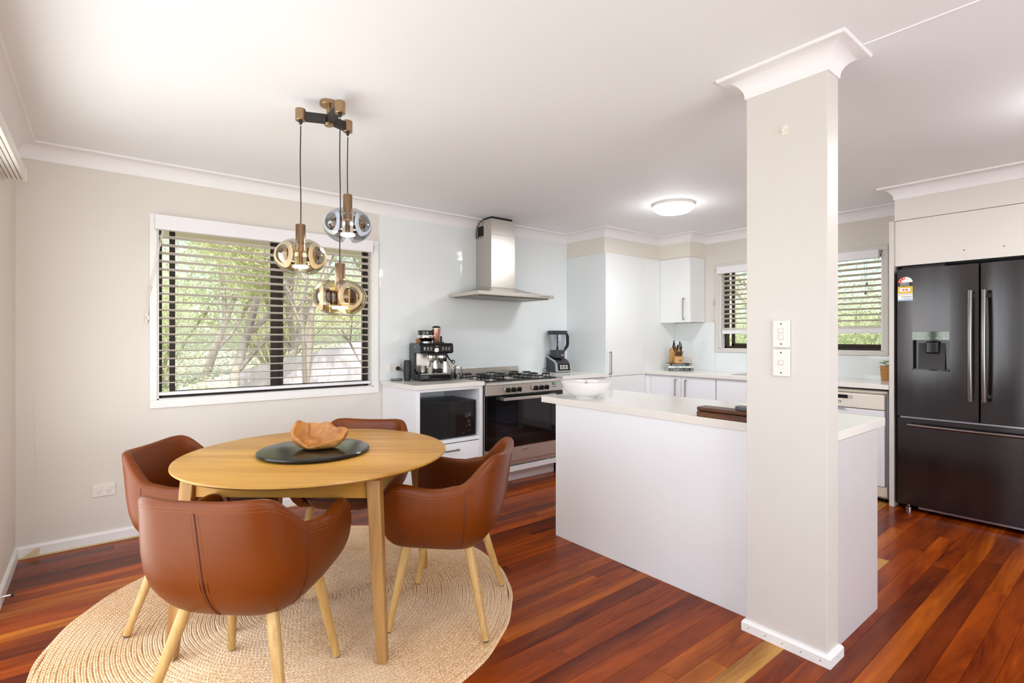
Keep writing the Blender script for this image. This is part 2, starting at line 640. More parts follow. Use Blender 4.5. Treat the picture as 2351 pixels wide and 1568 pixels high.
T1 = lambda u, o, z: (u, YW + o, z)
T2 = lambda u, o, z: (XR + o, -u, z)
window(1, T1, *W1, (0.257, 1.851, 0.823, 2.106), [(0.376, 1.075, 0.092, 0.033, 0.052), (1.045, 1.79, 0.118, 0.075, 0.03)], 0.018)
window(2, T2, -3.004, -1.49, W2[2], W2[3], (-3.05, -1.447, 1.13, 2.10), [(-2.915, -2.2, 0.092, 0.03, 0.04), (-2.24, -1.51, 0.118, 0.04, 0.02)], 0.03)


def blind(label, T, u0, u1, h0, h1, box_w, ztop, nsl, pitch, zrail, cords, tilt, w0):
    base = T((u0 + u1) / 2, 0.03, zrail)
    t = thing('venetian_blind', label, 'blind', base)
    obj('head_box', MB().box(u0 - 0.022, u1 - 0.008, -0.06, -0.004, h0, h1, T=T), mBlindW, t, bev=0.004)
    s0 = None
    dw = 0.05
    for k in range(nsl):
        z = ztop - k * pitch
        prof = [(-dw / 2, -0.001), (0, 0.0022), (dw / 2, -0.001), (dw / 2, -0.0035), (0, -0.0005), (-dw / 2, -0.0035)]
        rows = [[T(u, w0 + p * math.cos(tilt) - q * math.sin(tilt), z + p * math.sin(tilt) + q * math.cos(tilt)) for p, q in prof] for u in (u0 + 0.006, u1 - 0.006)]
        if s0 is None:
            s0 = obj('slat', MB().rings(rows), mBlind, t)
            zs = z
        else:
            c = s0.copy()
            COL.objects.link(c)
            c.location = (0, 0, z - zs)
    obj('bottom_rail', MB().box(u0 + 0.004, u1 - 0.004, w0 - 0.026, w0 + 0.026, zrail, zrail + box_w, T=T), mBlindW, t, bev=0.004)
    cb = MB()
    for u in cords:
        for o in (-0.024, 0.024):
            cb.tube([T(u, w0 + o, zrail + 0.01), T(u, w0 + o, h0)], 0.0007, 5)
        cb.tube([T(u + 0.012, w0 - 0.026, zrail + 0.01), T(u + 0.012, w0 - 0.026, h0)], 0.0006, 5)
    obj('ladder_cord', cb, mBlind, t, kind='stuff')
    return t


b1 = blind('wide white venetian blind lowered over the big dining window', T1, 0.305, 1.792, 2.0, 2.098, 0.022, 1.968, 19, 0.0545, 0.903, (0.42, 0.68, 0.93, 1.17, 1.42, 1.70), rad(-11), 0.03)
b2 = blind('white venetian blind half raised over the kitchen window', T2, -2.985, -1.497, 1.985, 2.06, 0.04, 1.962, 11, 0.0515, 1.330, (-2.6, -2.1, -1.66), rad(-15), 0.03)
# slats gathered on the raised rail
gs = MB()
for k in range(6):
    gs.box(-2.98, -1.502, 0.006, 0.054, 1.372 + k * 0.0042, 1.3748 + k * 0.0042, T=T2)
obj('gathered_slats', gs, mBlind, b2)


# pull cords with their tassels
def cord(name, label, pts, tassels, cleat=None, mt=None):
    t = thing(name, label, 'blind cord', pts[0][-1])
    for p in pts:
        obj('cord', MB().tube(p, 0.0013, 6), mt or mWhiteP, t, smooth=True)
    for q in tassels:
        obj('tassel', MB().lathe([(0.001, q[2] + 0.012), (0.006, q[2] + 0.006), (0.009, q[2] - 0.010), (0.008, q[2] - 0.018), (0.001, q[2] - 0.02)], q[0], q[1], 12), mt or mWhiteP, t, smooth=True)
    if cleat:
        obj('cleat', MB().box(*cleat), mTrimC, t, bev=0.004)
    return t


cord('pull_cord', 'white pull cords with three tassels left of the dining window',
     [[(0.325, 4.07, 1.99), (0.285, 4.095, 1.75), (0.255, 4.105, 1.62), (0.247, 4.115, 1.50), (0.251, 4.12, 1.435)], [(0.32, 4.07, 1.99), (0.278, 4.095, 1.75), (0.245, 4.11, 1.6), (0.243, 4.12, 1.455)], [(0.33, 4.07, 1.99), (0.27, 4.1, 1.66), (0.24, 4.12, 1.425)]],
     [(0.251, 4.12, 1.425), (0.241, 4.12, 1.448), (0.239, 4.12, 1.403)], (0.252, 0.268, 4.108, 4.119, 1.598, 1.633))
cord('pull_cord', 'grey weighted blind cords at the right end of the kitchen window', [[(5.30, 1.62, 1.97), (5.300, 1.61, 1.70)], [(5.30, 1.60, 1.97), (5.300, 1.60, 1.78)]],
     [(5.300, 1.61, 1.69), (5.300, 1.60, 1.77)], None, M('grey_plastic', '#7d7872', 0.5))
cord('pull_cord', 'cream blind cord hanging left of the kitchen window by the wall cabinet', [[(5.31, 3.0, 2.0), (5.312, 3.06, 1.75), (5.318, 3.08, 1.62), (5.318, 3.075, 1.50)]], [(5.318, 3.075, 1.49)], (5.305, 5.325, 3.055, 3.075, 1.655, 1.70))

# sliding door on the left (outside the picture, seen in reflections)
d1 = thing('door_1', None, None, (XL - 0.06, 1.5, 0), kind='structure')
obj('frame', MB().box(XL - 0.11, XL - 0.01, 3.34, 3.40, 0, 2.12).box(XL - 0.11, XL - 0.01, 0.80, 0.86, 0, 2.12).box(XL - 0.11, XL - 0.01, 0.8, 3.4, 2.06, 2.12), mBronze, d1)
obj('stile', MB().box(XL - 0.09, XL - 0.03, 2.06, 2.15, 0, 2.06), mBronze, d1)
ds = thing('door_stop', 'small chrome door stop on the left skirting board', 'door stop', (XL + 0.02, 3.47, 0.03))
obj('stem', MB().cyl((XL + 0.014, 3.47, 0.042), (XL + 0.045, 3.47, 0.042), 0.005, n=12), mChrome, ds, smooth=True)
obj('bumper', MB().cyl((XL + 0.045, 3.47, 0.042), (XL + 0.056, 3.47, 0.042), 0.009, n=14), mBlack, ds, smooth=True)

# panel-blind track on the left wall
pt = thing('blind_track', 'white slotted panel blind track high on the left wall', 'blind track', (-0.34, 1.6, 2.10))
obj('housing', MB().box(XL + 0.001, -0.296, -0.25, 3.66, 2.113, 2.16), mWhiteP, pt)
for k in range(5):
    x0 = -0.379 + k * 0.0172
    obj('rail', MB().box(x0, x0 + 0.0135, -0.25, 3.66, 2.10, 2.113), mWhiteP, pt)
obj('end_cap', MB().box(XL + 0.001, -0.294, 3.655, 3.672, 2.098, 2.162), mWhiteP, pt)
obj('slot_shade', MB().box(-0.378, -0.30, -0.25, 3.65, 2.1115, 2.1128), mDark, pt)  # dark strip that paints in the shade between the track rails
# ------------------------------------------------------------------ kitchen joinery
BT = 0.924
YF = 3.515


def bar_handle(parent, p, q, out, r=0.0045, name='handle'):
    """flat bar handle between p and q, standing off by vector out"""
    p, q, out = Vector(p), Vector(q), Vector(out)
    d = (q - p).normalized()
    side = d.cross(out.normalized())

    def blk(mb, a, b, wd, h0, h1):
        o = out.normalized()
        vs = [c + side * s + o * h for c in (a, b) for s in (-wd, wd) for h in (h0, h1)]
        mb.add(vs, [(0, 1, 3, 2), (4, 6, 7, 5), (0, 4, 5, 1), (2, 3, 7, 6), (0, 2, 6, 4), (1, 5, 7, 3)])
    L = out.length
    m = MB()
    blk(m, p, q, 0.0055, L - 0.007, L)
    blk(m, p, p + d * 0.012, 0.0055, 0, L - 0.004)
    blk(m, q - d * 0.012, q, 0.0055, 0, L - 0.004)
    return obj(name, m, mNickel, parent, bev=0.0012)


# splashback glass
g = obj('splashback', MB().box(1.858, 4.094, YW - 0.006, YW - 0.0005, BT, H - 0.09), mSplash)
tag(g, 'pale blue glass splashback behind the stove and range hood', 'splashback')
g = obj('splashback', MB().box(XR - 0.006, XR - 0.0005, 3.058, 3.560, BT, 1.457), mSplash)
tag(g, 'pale glass splashback under the wall cabinet behind the knife block', 'splashback')
g = obj('splashback', MB().box(XR - 0.006, XR - 0.0005, 1.285, 3.056, BT, 1.128), mSplash)
tag(g, 'pale glass splashback strip below the kitchen window', 'splashback')

# left bench unit with the microwave niche
t = thing('base_cabinet', 'white base cabinet with open microwave niche and one drawer left of the stove', 'cabinet', (2.2, 3.83, 0))
x0, x1 = 1.886, 2.512
obj('side_panel', MB().box(x0, x0 + 0.036, YF + 0.015, YW - 0.005, 0, BT - 0.036), mSatinW, t, bev=0.0015)
obj('side_panel', MB().box(x1 - 0.034, x1, YF + 0.015, YW - 0.005, 0, BT - 0.036), mSatinW, t, bev=0.0015)
obj('back_panel', MB().box(x0 + 0.036, x1 - 0.034, YW - 0.03, YW - 0.012, 0.1, BT - 0.036), mSatinW, t)
obj('top_rail', MB().box(x0 + 0.036, x1 - 0.034, YF + 0.017, YW - 0.03, BT - 0.058, BT - 0.036), mSatinW, t)
obj('niche_shelf', MB().box(x0 + 0.036, x1 - 0.034, YF + 0.017, YW - 0.03, 0.445, 0.472), mSatinW, t, bev=0.0015)
dr = obj('drawer', MB().box(x0 + 0.038, x1 - 0.036, YF + 0.015, YF + 0.033, 0.118, 0.438), mSatinW, t, bev=0.0015)
bar_handle(dr, (2.13, YF + 0.015, 0.386), (2.268, YF + 0.015, 0.386), (0, -0.03, 0))
obj('plinth', MB().box(x0 + 0.036, x1 - 0.034, YF + 0.06, YF + 0.078, 0, 0.113), mSatinW, t)
obj('peg_hole', MB().cyl((x1 - 0.0345, YF + 0.08, 0.83), (x1 - 0.0352, YF + 0.08, 0.83), 0.0035, n=10), mDark, t)
g = obj('worktop', MB().box(1.868, 2.520, YF, YW - 0.007, BT - 0.036, BT), mStone, bev=0.002)
tag(g, 'short white stone worktop under the coffee machine', 'worktop')

# microwave
t = thing('microwave', 'black glass microwave oven in the open cabinet niche', 'microwave', (2.215, 3.75, 0.472))
mx0, mx1, my, mz0, mz1 = 1.948, 2.462, 3.565, 0.480, 0.772
mMwTop = M('black_enamel', '#0d0d0e', 0.35, var=0.15, scale=40)
obj('body', MB().box(mx0, mx1, my + 0.02, my + 0.36, mz0, mz1), mMwTop, t, bev=0.004)
obj('door', MB().box(mx0, mx1 - 0.205, my, my + 0.021, mz0 + 0.002, mz1 - 0.002), M('smoked_door_glass', '#19191b', 0.12, var=0.08, scale=200), t, bev=0.002)
cp = obj('control_panel', MB().box(mx1 - 0.204, mx1, my, my + 0.021, mz0 + 0.002, mz1 - 0.002), mGlossB, t, bev=0.002)
dl = obj('dial', MB().cyl((mx1 - 0.075, my, 0.60), (mx1 - 0.075, my - 0.012, 0.60), 0.017, 0.016, n=28), M('dark_chrome', '#6f6a67', 0.25, metal=1.0), cp, smooth=True)
mk = M('grey_print', '#8e8e8e', 0.6, var=0.05)
for nm, px_, pz in (('Auto', 0.09, 0.66), ('Soft\nMelt', 0.06, 0.663), ('Time\nDefrost', 0.09, 0.642), ('Power\nLevel', 0.06, 0.645), ('Stop', 0.09, 0.562), ('Start\n+30s', 0.06, 0.565), ('kg', 0.062, 0.52), ('eco', 0.12, 0.505)):
    text('print', nm, 0.0085, mk, cp, (mx1 - px_, my - 0.0004, pz), FACE_Y)
for a in (-0.24, -0.06, -0.15):
    obj('foot', MB().cyl((2.205 + a, my + 0.06, 0.472), (2.205 + a, my + 0.06, 0.481), 0.012, n=12), mBlack, t)

# freestanding cooker
SX0, SX1, SY = 2.527, 3.420, 3.505
t = thing('gas_cooker', 'stainless steel gas cooker with black glass oven door and five burners', 'cooker', ((SX0 + SX1) / 2, 3.8, 0))
obj('body', MB().box(SX0 + 0.002, SX1 - 0.002, SY + 0.03, YW - 0.02, 0.17, 0.885), mSteelH, t, bev=0.003)
obj('hob_top', MB().prism([(SY - 0.004, 0.884), (SY - 0.004, 0.892), (SY + 0.012, 0.905), (SY + 0.02, 0.906), (YW - 0.02, 0.906), (YW - 0.02, 0.884)], SX0, SX1, 'x'), mSteelH, t, bev=0.002)
obj('hob_well', MB().box(SX0 + 0.04, SX1 - 0.04, SY + 0.06, YW - 0.07, 0.906, 0.9075), M('hob_well_steel', '#57524c', 0.35, metal=1.0, var=0.2, scale=20), t)
obj('backguard', MB().box(SX0 + 0.05, SX1 - 0.05, YW - 0.028, YW - 0.012, 0.90, 1.0), mSteelH, t, bev=0.002)
cp = obj('control_panel', MB().prism([(SY, 0.798), (SY, 0.884), (SY + 0.04, 0.884), (SY + 0.04, 0.798)], SX0, SX1, 'x'), mSteelH, t, bev=0.002)
mBez = M('knob_bezel', '#d5c8b8', 0.35, metal=0.7)
for kx in (2.748, 2.810, 2.873, 3.066, 3.134, 3.198):
    k = obj('knob', MB().cyl((kx, SY - 0.008, 0.838), (kx, SY - 0.034, 0.838), 0.0215, 0.0195, n=26).box(kx - 0.0055, kx + 0.0055, SY - 0.045, SY - 0.03, 0.818, 0.858), mBlack, t, smooth=True, bev=0.001)
    obj('bezel', MB().lathe([(0.026, 0), (0.026, 0.004), (0.0235, 0.009)], 0, 0, 26), mBez, k, smooth=True, world=False).matrix_local = Matrix.Translation(Vector((kx, SY, 0.838)) - root_loc(t)) @ Matrix.Rotation(rad(90), 4, 'X')
    obj('mark', MB().cyl((kx, SY - 0.0004, 0.869), (kx, SY - 0.001, 0.869), 0.003, n=8), mInk, k)
obj('pilot_mark', MB().cyl((2.66, SY - 0.0004, 0.846), (2.66, SY - 0.001, 0.846), 0.003, n=8).cyl((2.66, SY - 0.0004, 0.83), (2.66, SY - 0.001, 0.83), 0.003, n=8), M('orange_print', '#a2562f', 0.5), t)
cl = obj('clock', MB().box(3.285, 3.325, SY - 0.0015, SY + 0.001, 0.852, 0.874), mGlossB, t)
text('digits', '1:08', 0.015, M('green_digits', '#38e08a', 0.5, emit='#3cf29a', estr=1.2), cl, (3.305, SY - 0.002, 0.863), FACE_Y)
for bx in (3.288, 3.312, 3.322):
    obj('clock_button', MB().cyl((bx, SY, 0.836), (bx, SY - 0.004, 0.836), 0.0035, n=10), mBlack, t)
dr = obj('oven_door', MB().box(SX0 + 0.004, SX1 - 0.004, SY - 0.004, SY + 0.03, 0.338, 0.794), mGlossB, t, bev=0.002)
obj('door_window', MB().box(SX0 + 0.1, SX1 - 0.1, SY - 0.0048, SY - 0.004, 0.40, 0.70), M('oven_window_glass', '#141316', 0.05, var=0.2, scale=8), dr)
hb = MB().box(2.672, 3.278, SY - 0.062, SY - 0.044, 0.752, 0.778).box(2.672, 2.69, SY - 0.046, SY - 0.004, 0.752, 0.778).box(3.26, 3.278, SY - 0.046, SY - 0.004, 0.752, 0.778)
obj('handle', hb, M('pale_steel', '#d8d3cd', 0.28, metal=0.9), dr, bev=0.002)
dw = obj('storage_drawer', MB().box(SX0 + 0.004, SX1 - 0.004, SY - 0.002, SY + 0.03, 0.215, 0.334), mSteelH, t, bev=0.002)
obj('trim_strip', MB().box(SX0 + 0.004, SX1 - 0.004, SY - 0.0035, SY, 0.331, 0.337), mChrome, dw)
bd = obj('badge', MB().box(2.913, 2.994, SY - 0.0045, SY - 0.001, 0.290, 0.313), mBez, dw, bev=0.001)
text('logo', 'GLEM', 0.019, mInk, bd, (2.962, SY - 0.005, 0.3015), FACE_Y, sx=1.15)
hp = [(0, -1.0), (0.9, 0.1), (1, 0.55), (0.75, 0.9), (0.4, 0.9), (0, 0.55), (-0.4, 0.9), (-0.75, 0.9), (-1, 0.55), (-0.9, 0.1)]
obj('emblem', MB().prism([(2.927 + a * 0.0065, 0.3015 + b * 0.0065) for a, b in hp], SY - 0.0052, SY - 0.0044, 'y'), mInk, bd)
for lx in (SX0 + 0.09, SX1 - 0.15):
    for ly in (SY + 0.05, YW - 0.1):
        obj('leg', MB().lathe([(0.02, 0.162), (0.02, 0.175), (0.014, 0.18), (0.014, 0.216)], lx, ly, 18), mChrome, t, smooth=True)
burn = [(2.68, 3.64, 0.036), (2.70, 3.93, 0.030), (2.975, 3.79, 0.055), (3.26, 3.64, 0.030), (3.24, 3.93, 0.036)]
mAlu = M('burner_alloy', '#c9c4bc', 0.35, metal=1.0)
for bx, by, br in burn:
    b = obj('burner', MB().lathe([(br * 1.15, 0.9075), (br * 1.15, 0.914), (br, 0.918), (br, 0.928), (br * .8, 0.929)], bx, by, 28), mAlu, t, smooth=30)
    obj('burner_cap', MB().lathe([(br * .85, 0.929), (br * .88, 0.934), (br * .7, 0.937), (0.001, 0.9375)], bx, by, 28), mIron, b, smooth=30)
for gx0, gx1 in ((2.572, 2.818), (2.836, 3.110), (3.128, 3.372)):
    g0, g1 = SY + 0.05, YW - 0.07
    m = MB()
    zt, zb, r = 0.952, 0.914, 0.0048
    cx = (gx0 + gx1) / 2
    m.tube([(gx0, g0, zb), (gx1, g0, zb), (gx1, g1, zb), (gx0, g1, zb)], r, 6, closed=True)
    cys = (3.64, 3.93) if gx0 != 2.836 else (3.79,)
    for cy in cys:
        ry = 0.12 if len(cys) == 2 else 0.26
        m.tube([(gx0, cy, zb), (gx0, cy, zt), (cx - 0.03, cy, zt)], r, 6)
        m.tube([(gx1, cy, zb), (gx1, cy, zt), (cx + 0.03, cy, zt)], r, 6)
        for sg in (-1, 1):
            y1 = max(min(cy + sg * ry, g1), g0)
            m.tube([(cx, y1, zb), (cx, y1, zt), (cx, cy + sg * 0.03, zt)], r, 6)
            m.tube([(cx - 0.045, y1, zb), (cx - 0.045, y1, zt), (cx + 0.045, y1, zt), (cx + 0.045, y1, zb)], r * .9, 6)
    for fx in (gx0, gx1):
        for fy in (g0, g1):
            m.cyl((fx, fy, 0.9075), (fx, fy, zb), 0.006, n=8)
    obj('pan_support', m, mIron, t, smooth=60)
# white plinth box the cooker stands on
t = thing('cooker_plinth', 'low white plinth the steel cooker stands on', 'plinth', (2.97, 3.8, 0))
obj('shelf', MB().box(SX0 - 0.01, SX1 + 0.012, SY + 0.015, YW - 0.01, 0.118, 0.162), mSatinW, t, bev=0.0015)
obj('kickboard', MB().box(SX0 - 0.01, SX1 + 0.012, 3.64, 3.656, 0, 0.118), mSatinW, t)

# bench right of the cooker
t = thing('base_cabinet', 'white base cabinet between the cooker and the tall pantry', 'cabinet', (3.76, 3.83, 0))
obj('carcass', MB().box(3.436, 4.093, YF + 0.04, YW - 0.01, 0.11, BT - 0.037), mSatinW, t)
obj('drawer', MB().box(3.438, 4.07, YF + 0.018, YF + 0.037, 0.64, BT - 0.046), mGlossW, t, bev=0.0015)
obj('door', MB().box(3.438, 4.07, YF + 0.018, YF + 0.037, 0.12, 0.636), mGlossW, t, bev=0.0015)
obj('plinth', MB().box(3.436, 4.093, 3.60, 3.615, 0, 0.11), mSatinW, t)
g = obj('worktop', MB().box(3.428, 4.091, YF, YW - 0.007, BT - 0.036, BT), mStone, bev=0.002)
tag(g, 'white stone worktop under the blender', 'worktop')

# tall pantry, its bulkhead is part of the room
PXL, PY, PT = 4.095, 3.58, 2.176
struct('trim_7', MB().box(PXL, XR, PY, YW, PT, H).box(5.03, XR, 3.175, PY, PT, H), mBulk)
t = thing('pantry', 'tall glossy white pantry cupboard in the kitchen corner', 'pantry', (4.7, 3.85, 0))
obj('side_panel', MB().box(PXL, PXL + 0.018, PY + 0.001, YW - 0.007, 0, PT - 0.001), mSplash, t, label='pale glass-faced pantry side')
obj('end_strip', MB().box(PXL + 0.0005, PXL + 0.018, PY - 0.018, PY, 0, PT - 0.001), mSatinW, t)
obj('carcass', MB().box(PXL + 0.018, XR - 0.01, PY + 0.005, YW - 0.01, 0.1, PT - 0.002), mSatinW, t)
d = obj('door', MB().box(PXL + 0.021, 4.722, PY - 0.018, PY, 0.886, PT - 0.003), mGlossW, t, bev=0.0015)
bar_handle(d, (4.152, PY - 0.018, 0.905), (4.152, PY - 0.018, 1.143), (0, -0.032, 0))
obj('door', MB().box(PXL + 0.021, 4.722, PY - 0.018, PY, 0.105, 0.881), mGlossW, t, bev=0.0015)
obj('filler_panel', MB().box(4.725, XR - 0.001, PY - 0.018, PY + 0.001, 0.105, PT - 0.003), mGlossW, t, bev=0.0015)
obj('plinth', MB().box(PXL + 0.02, 4.75, PY + 0.03, PY + 0.046, 0, 0.1), mSatinW, t)

# wall cabinet in the corner
t = thing('wall_cabinet', 'single white wall cabinet between the pantry and kitchen window', 'cabinet', (5.18, 3.37, 1.46))
obj('carcass', MB().box(5.05, XR - 0.007, 3.178, PY - 0.019, 1.463, PT - 0.001), mGlossW, t, bev=0.0015)
d = obj('door', MB().box(5.03, 5.048, 3.178, PY - 0.021, 1.458, PT - 0.003), mGlossW, t, bev=0.0015)
bar_handle(d, (5.03, 3.25, 1.487), (5.03, 3.25, 1.725), (-0.032, 0, 0))

# bench along the window wall
BX = 4.735
g = obj('worktop', MB().box(BX, XR - 0.007, 1.284, PY - 0.019, BT - 0.036, BT), mStone, bev=0.002)
tag(g, 'long white stone worktop under the kitchen window', 'worktop')


def base_unit(label, y0, y1, doors, hy):
    t = thing('base_cabinet', label, 'cabinet', (5.03, (y0 + y1) / 2, 0))
    obj('carcass', MB().box(BX + 0.04, XR - 0.01, y0 + 0.001, y1 - 0.001, 0.11, BT - 0.037), mSatinW, t)
    for a, b, h in doors:
        d = obj('door', MB().box(BX + 0.018, BX + 0.037, a + 0.002, b - 0.002, 0.12, BT - 0.05), mSatinW, t, bev=0.0015)
        if h is not None:
            bar_handle(d, (BX + 0.018, h, 0.64), (BX + 0.018, h, 0.852), (-0.032, 0, 0))
    obj('plinth', MB().box(BX + 0.075, BX + 0.09, y0, y1, 0, 0.11), mSatinW, t)
    return t


base_unit('white corner base cabinet with two doors below the knife block', 2.72, 3.56, [(3.49, 3.56, None), (3.11, 3.488, 3.165), (2.722, 3.108, 3.045)], 0)
base_unit('white base cabinet under the kitchen window beside the dishwasher', 1.91, 2.717, [(2.315, 2.715, None), (1.912, 2.313, None)], 0)
sk = thing('sink', 'stainless steel sink set into the window worktop', 'sink', (5.02, 2.3, BT))
obj('rim', MB().mitre([(4.86, 1.98), (5.2, 1.98), (5.2, 2.62), (4.86, 2.62)], [(0, BT), (0, BT + 0.003), (0.02, BT + 0.003), (0.02, BT)], closed=True), mSteelH, sk)
obj('basin', MB().box(4.88, 5.18, 2.0, 2.6, BT, BT + 0.001), mSteelH, sk)

# dishwasher
t = thing('dishwasher', 'white dishwasher with dark display beside the fridge', 'dishwasher', (5.0, 1.6, 0))
dx = 4.742
mDw = M('white_enamel', '#e6e7ea', 0.25, var=0.01, scale=5)
mDwC = M('cream_control_plastic', '#e3dcd0', 0.3, var=0.02, scale=10)
obj('body', MB().box(dx + 0.045, XR - 0.05, 1.30, 1.895, 0.03, 0.845), M('grey_blue_side', '#aab4bd', 0.4, var=0.03), t, bev=0.003)
obj('top', MB().prism([(dx + 0.03, 0.846), (dx + 0.012, 0.858), (dx + 0.012, 0.866), (dx + 0.03, 0.872), (XR - 0.06, 0.872), (XR - 0.06, 0.846)], 1.298, 1.897, 'y'), mDwC, t, bev=0.003)
fa = obj('fascia', MB().box(dx, dx + 0.044, 1.318, 1.895, 0.725, 0.842), mDwC, t, bev=0.006)
obj('display', MB().box(dx - 0.0015, dx + 0.002, 1.565, 1.72, 0.797, 0.826), mGlossB, fa)
for k in range(4):
    obj('button', MB().box(dx - 0.003, dx + 0.002, 1.53, 1.56, 0.7975 + k * 0.0073, 0.803 + k * 0.0073), M('button_grey', '#c3bcb8', 0.4) if k == 0 else bpy.data.materials['button_grey'], fa)
text('logo', 'Blomberg', 0.022, mInk, fa, (dx - 0.0006, 1.655, 0.772), FACE_X)
obj('door', MB().box(dx + 0.004, dx + 0.044, 1.318, 1.895, 0.13, 0.72), mDw, t, bev=0.004)
obj('grip_recess', MB().prism([(1.60, 0.722), (1.57, 0.704), (1.80, 0.700), (1.80, 0.722)], dx + 0.001, dx + 0.005, 'x'), M('grip_grey', '#a9acb3', 0.4), t)
obj('kickplate', MB().prism([(dx + 0.004, 0.126), (dx + 0.02, 0.05), (dx + 0.05, 0.035), (dx + 0.05, 0.126)], 1.30, 1.895, 'y'), mDwC, t)
for fy in (1.34, 1.86):
    obj('foot', MB().cyl((dx + 0.09, fy, 0), (dx + 0.09, fy, 0.035), 0.018, n=14), mBlack, t)
    obj('foot', MB().cyl((XR - 0.12, fy, 0), (XR - 0.12, fy, 0.035), 0.018, n=14), mBlack, t)

# ------------------------------------------------------------------ fridge and its housing
FX = 4.70
t = thing('fridge_housing', 'white cabinet surround with two overhead doors around the dark fridge', 'cabinet', (5.03, 0.75, 0))
obj('side_panel', MB().box(4.728, XR - 0.01, 1.250, 1.281, 0, 2.176), mTrimC, t, bev=0.0015)
obj('side_panel', MB().box(4.728, XR - 0.01, 0.215, 0.245, 0, 2.176), mTrimC, t, bev=0.0015)
obj('carcass', MB().box(4.765, XR - 0.01, 0.246, 1.249, 1.835, 2.176), mSatinW, t)
mOver = M('overhead_door_laminate', '#e2dcd5', 0.3, var=0.012, scale=5)
for a, b in ((0.247, 1.2485),):
    d = obj('door', MB().box(4.745, 4.763, a, b, 1.832, 2.174), mOver, t, bev=0.0015)
    for q in (0.845, 0.64):
        obj('handle_hole', MB().cyl((4.7455, q, 1.905), (4.7443, q, 1.905), 0.004, n=10), mDark, d)
struct('trim_8', MB().box(4.745, XR, 0.215, 1.25, 2.178, H), mOver)
struct('trim_9', MB().box(4.745, XR, -2.6, 0.214, 0, H), mWall)

mFr = M('black_stainless', '#514f51', 0.2, metal=0.95, var=0.08, scale=4, stretch=(1, 5, 0.3), rvar=0.05, bump=0.35, bscale=1.2)
mFrS = M('fridge_side_grey', '#3a393c', 0.5, metal=0.4, var=0.06)
mFrH = M('smoked_steel_handle', '#8f8a89', 0.22, metal=1.0, var=0.08, scale=8, stretch=(20, 20, 1))
t = thing('fridge', 'dark stainless french door fridge with water dispenser', 'fridge', (5.0, 0.77, 0))
fy0, fy1, sp = 0.300, 1.224, 0.757
obj('body', MB().box(FX + 0.075, XR - 0.05, fy0 + 0.005, fy1 - 0.004, 0.03, 1.79), mFrS, t, bev=0.004)
obj('hinge_cover', MB().prism([(FX + 0.02, 1.801), (FX + 0.06, 1.83), (FX + 0.2, 1.83), (FX + 0.2, 1.79)], 0.95, 1.2, 'y'), mFrS, t)


def door_bm(y0, y1, z0, z1, hole=None, bow=0.012):
    """slightly bowed door skin"""
    m = MB()
    n = 10
    prof = []
    for k in range(n + 1):
        s = k / n
        prof.append((FX + bow * (2 * s - 1) ** 2 + 0.006 * (1 if k in (0, n) else 0), y0 + (y1 - y0) * s))
    poly = prof + [(FX + 0.07, y1), (FX + 0.07, y0)]
    if hole is None:
        m.prism([(x, y) for x, y in poly], z0, z1, 'z')
    else:
        hy0, hy1, hz0, hz1 = hole

        def cut(ya, yb, za, zb):
            ys = [ya] + [y for _, y in prof if ya < y < yb] + [yb]
            pp = []
            for yy in ys:
                s = (yy - y0) / (y1 - y0)
                pp.append((FX + bow * (2 * s - 1) ** 2, yy))
            m.prism(pp + [(FX + 0.07, yb), (FX + 0.07, ya)], za, zb, 'z')
        cut(y0, hy0, z0, z1)
        cut(hy1, y1, z0, z1)
        cut(hy0, hy1, z0, hz0)
        cut(hy0, hy1, hz1, z1)
    return m


HOLE = (0.914, 1.131, 1.050, 1.334)
ld = obj('left_door', door_bm(sp + 0.005, fy1, 0.705, 1.800, HOLE), mFr, t, smooth=25)
rd = obj('right_door', door_bm(fy0, sp - 0.005, 0.705, 1.800), mFr, t, smooth=25)
fd = obj('freezer_drawer', door_bm(fy0, fy1, 0.045, 0.690, None, 0.014), mFr, t, smooth=25)
obj('gasket', MB().box(FX + 0.05, FX + 0.075, fy0, fy1, 0.03, 1.80), mDark, t)
obj('chrome_strip', MB().box(FX + 0.004, FX + 0.05, fy0, fy1 - 0.02, 0.692, 0.703), M('fridge_chrome_strip', '#b9c2ce', 0.2, metal=0.9), t)
obj('bottom_strip', MB().box(FX + 0.006, FX + 0.05, fy0, fy1 - 0.13, 0.03, 0.043), bpy.data.materials['fridge_chrome_strip'], t)
for fy in (fy0 + 0.06, fy1 - 0.06):
    obj('foot', MB().lathe([(0.022, 0), (0.022, 0.02), (0.012, 0.026), (0.012, 0.036)], FX + 0.06, fy, 18), mChrome, t, smooth=30)
    obj('castor', MB().cyl((XR - 0.2, fy - 0.012, 0.018), (XR - 0.2, fy + 0.012, 0.018), 0.018, n=16), mBlack, t)
for d, hy in ((ld, 0.797), (rd, 0.727)):
    rows = []
    for k in range(13):
        s = k / 12
        z = 0.852 + (1.614 - 0.852) * s
        bow = 0.045 + 0.018 * (1 - (2 * s - 1) ** 2)
        rows.append([(FX + 0.004 - bow - 0.013 * math.cos(a), hy + 0.0145 * math.sin(a), z) for a in [rad(-100 + 200 * j / 14) for j in range(15)]])
    m = MB().rings(rows).box(FX - 0.045, FX + 0.012, hy - 0.011, hy + 0.011, 0.875, 0.90).box(FX - 0.045, FX + 0.012, hy - 0.011, hy + 0.011, 1.565, 1.59)
    obj('handle', m, mFrH, d, smooth=50)
rows = []
for k in range(15):
    s = k / 14
    y = 0.37 + (1.152 - 0.37) * s
    bow = 0.042 + 0.014 * (1 - (2 * s - 1) ** 2)
    rows.append([(FX + 0.01 - bow + 0.011 * math.cos(a), y, 0.645 + 0.011 * math.sin(a)) for a in [2 * PI * j / 10 for j in range(10)]])
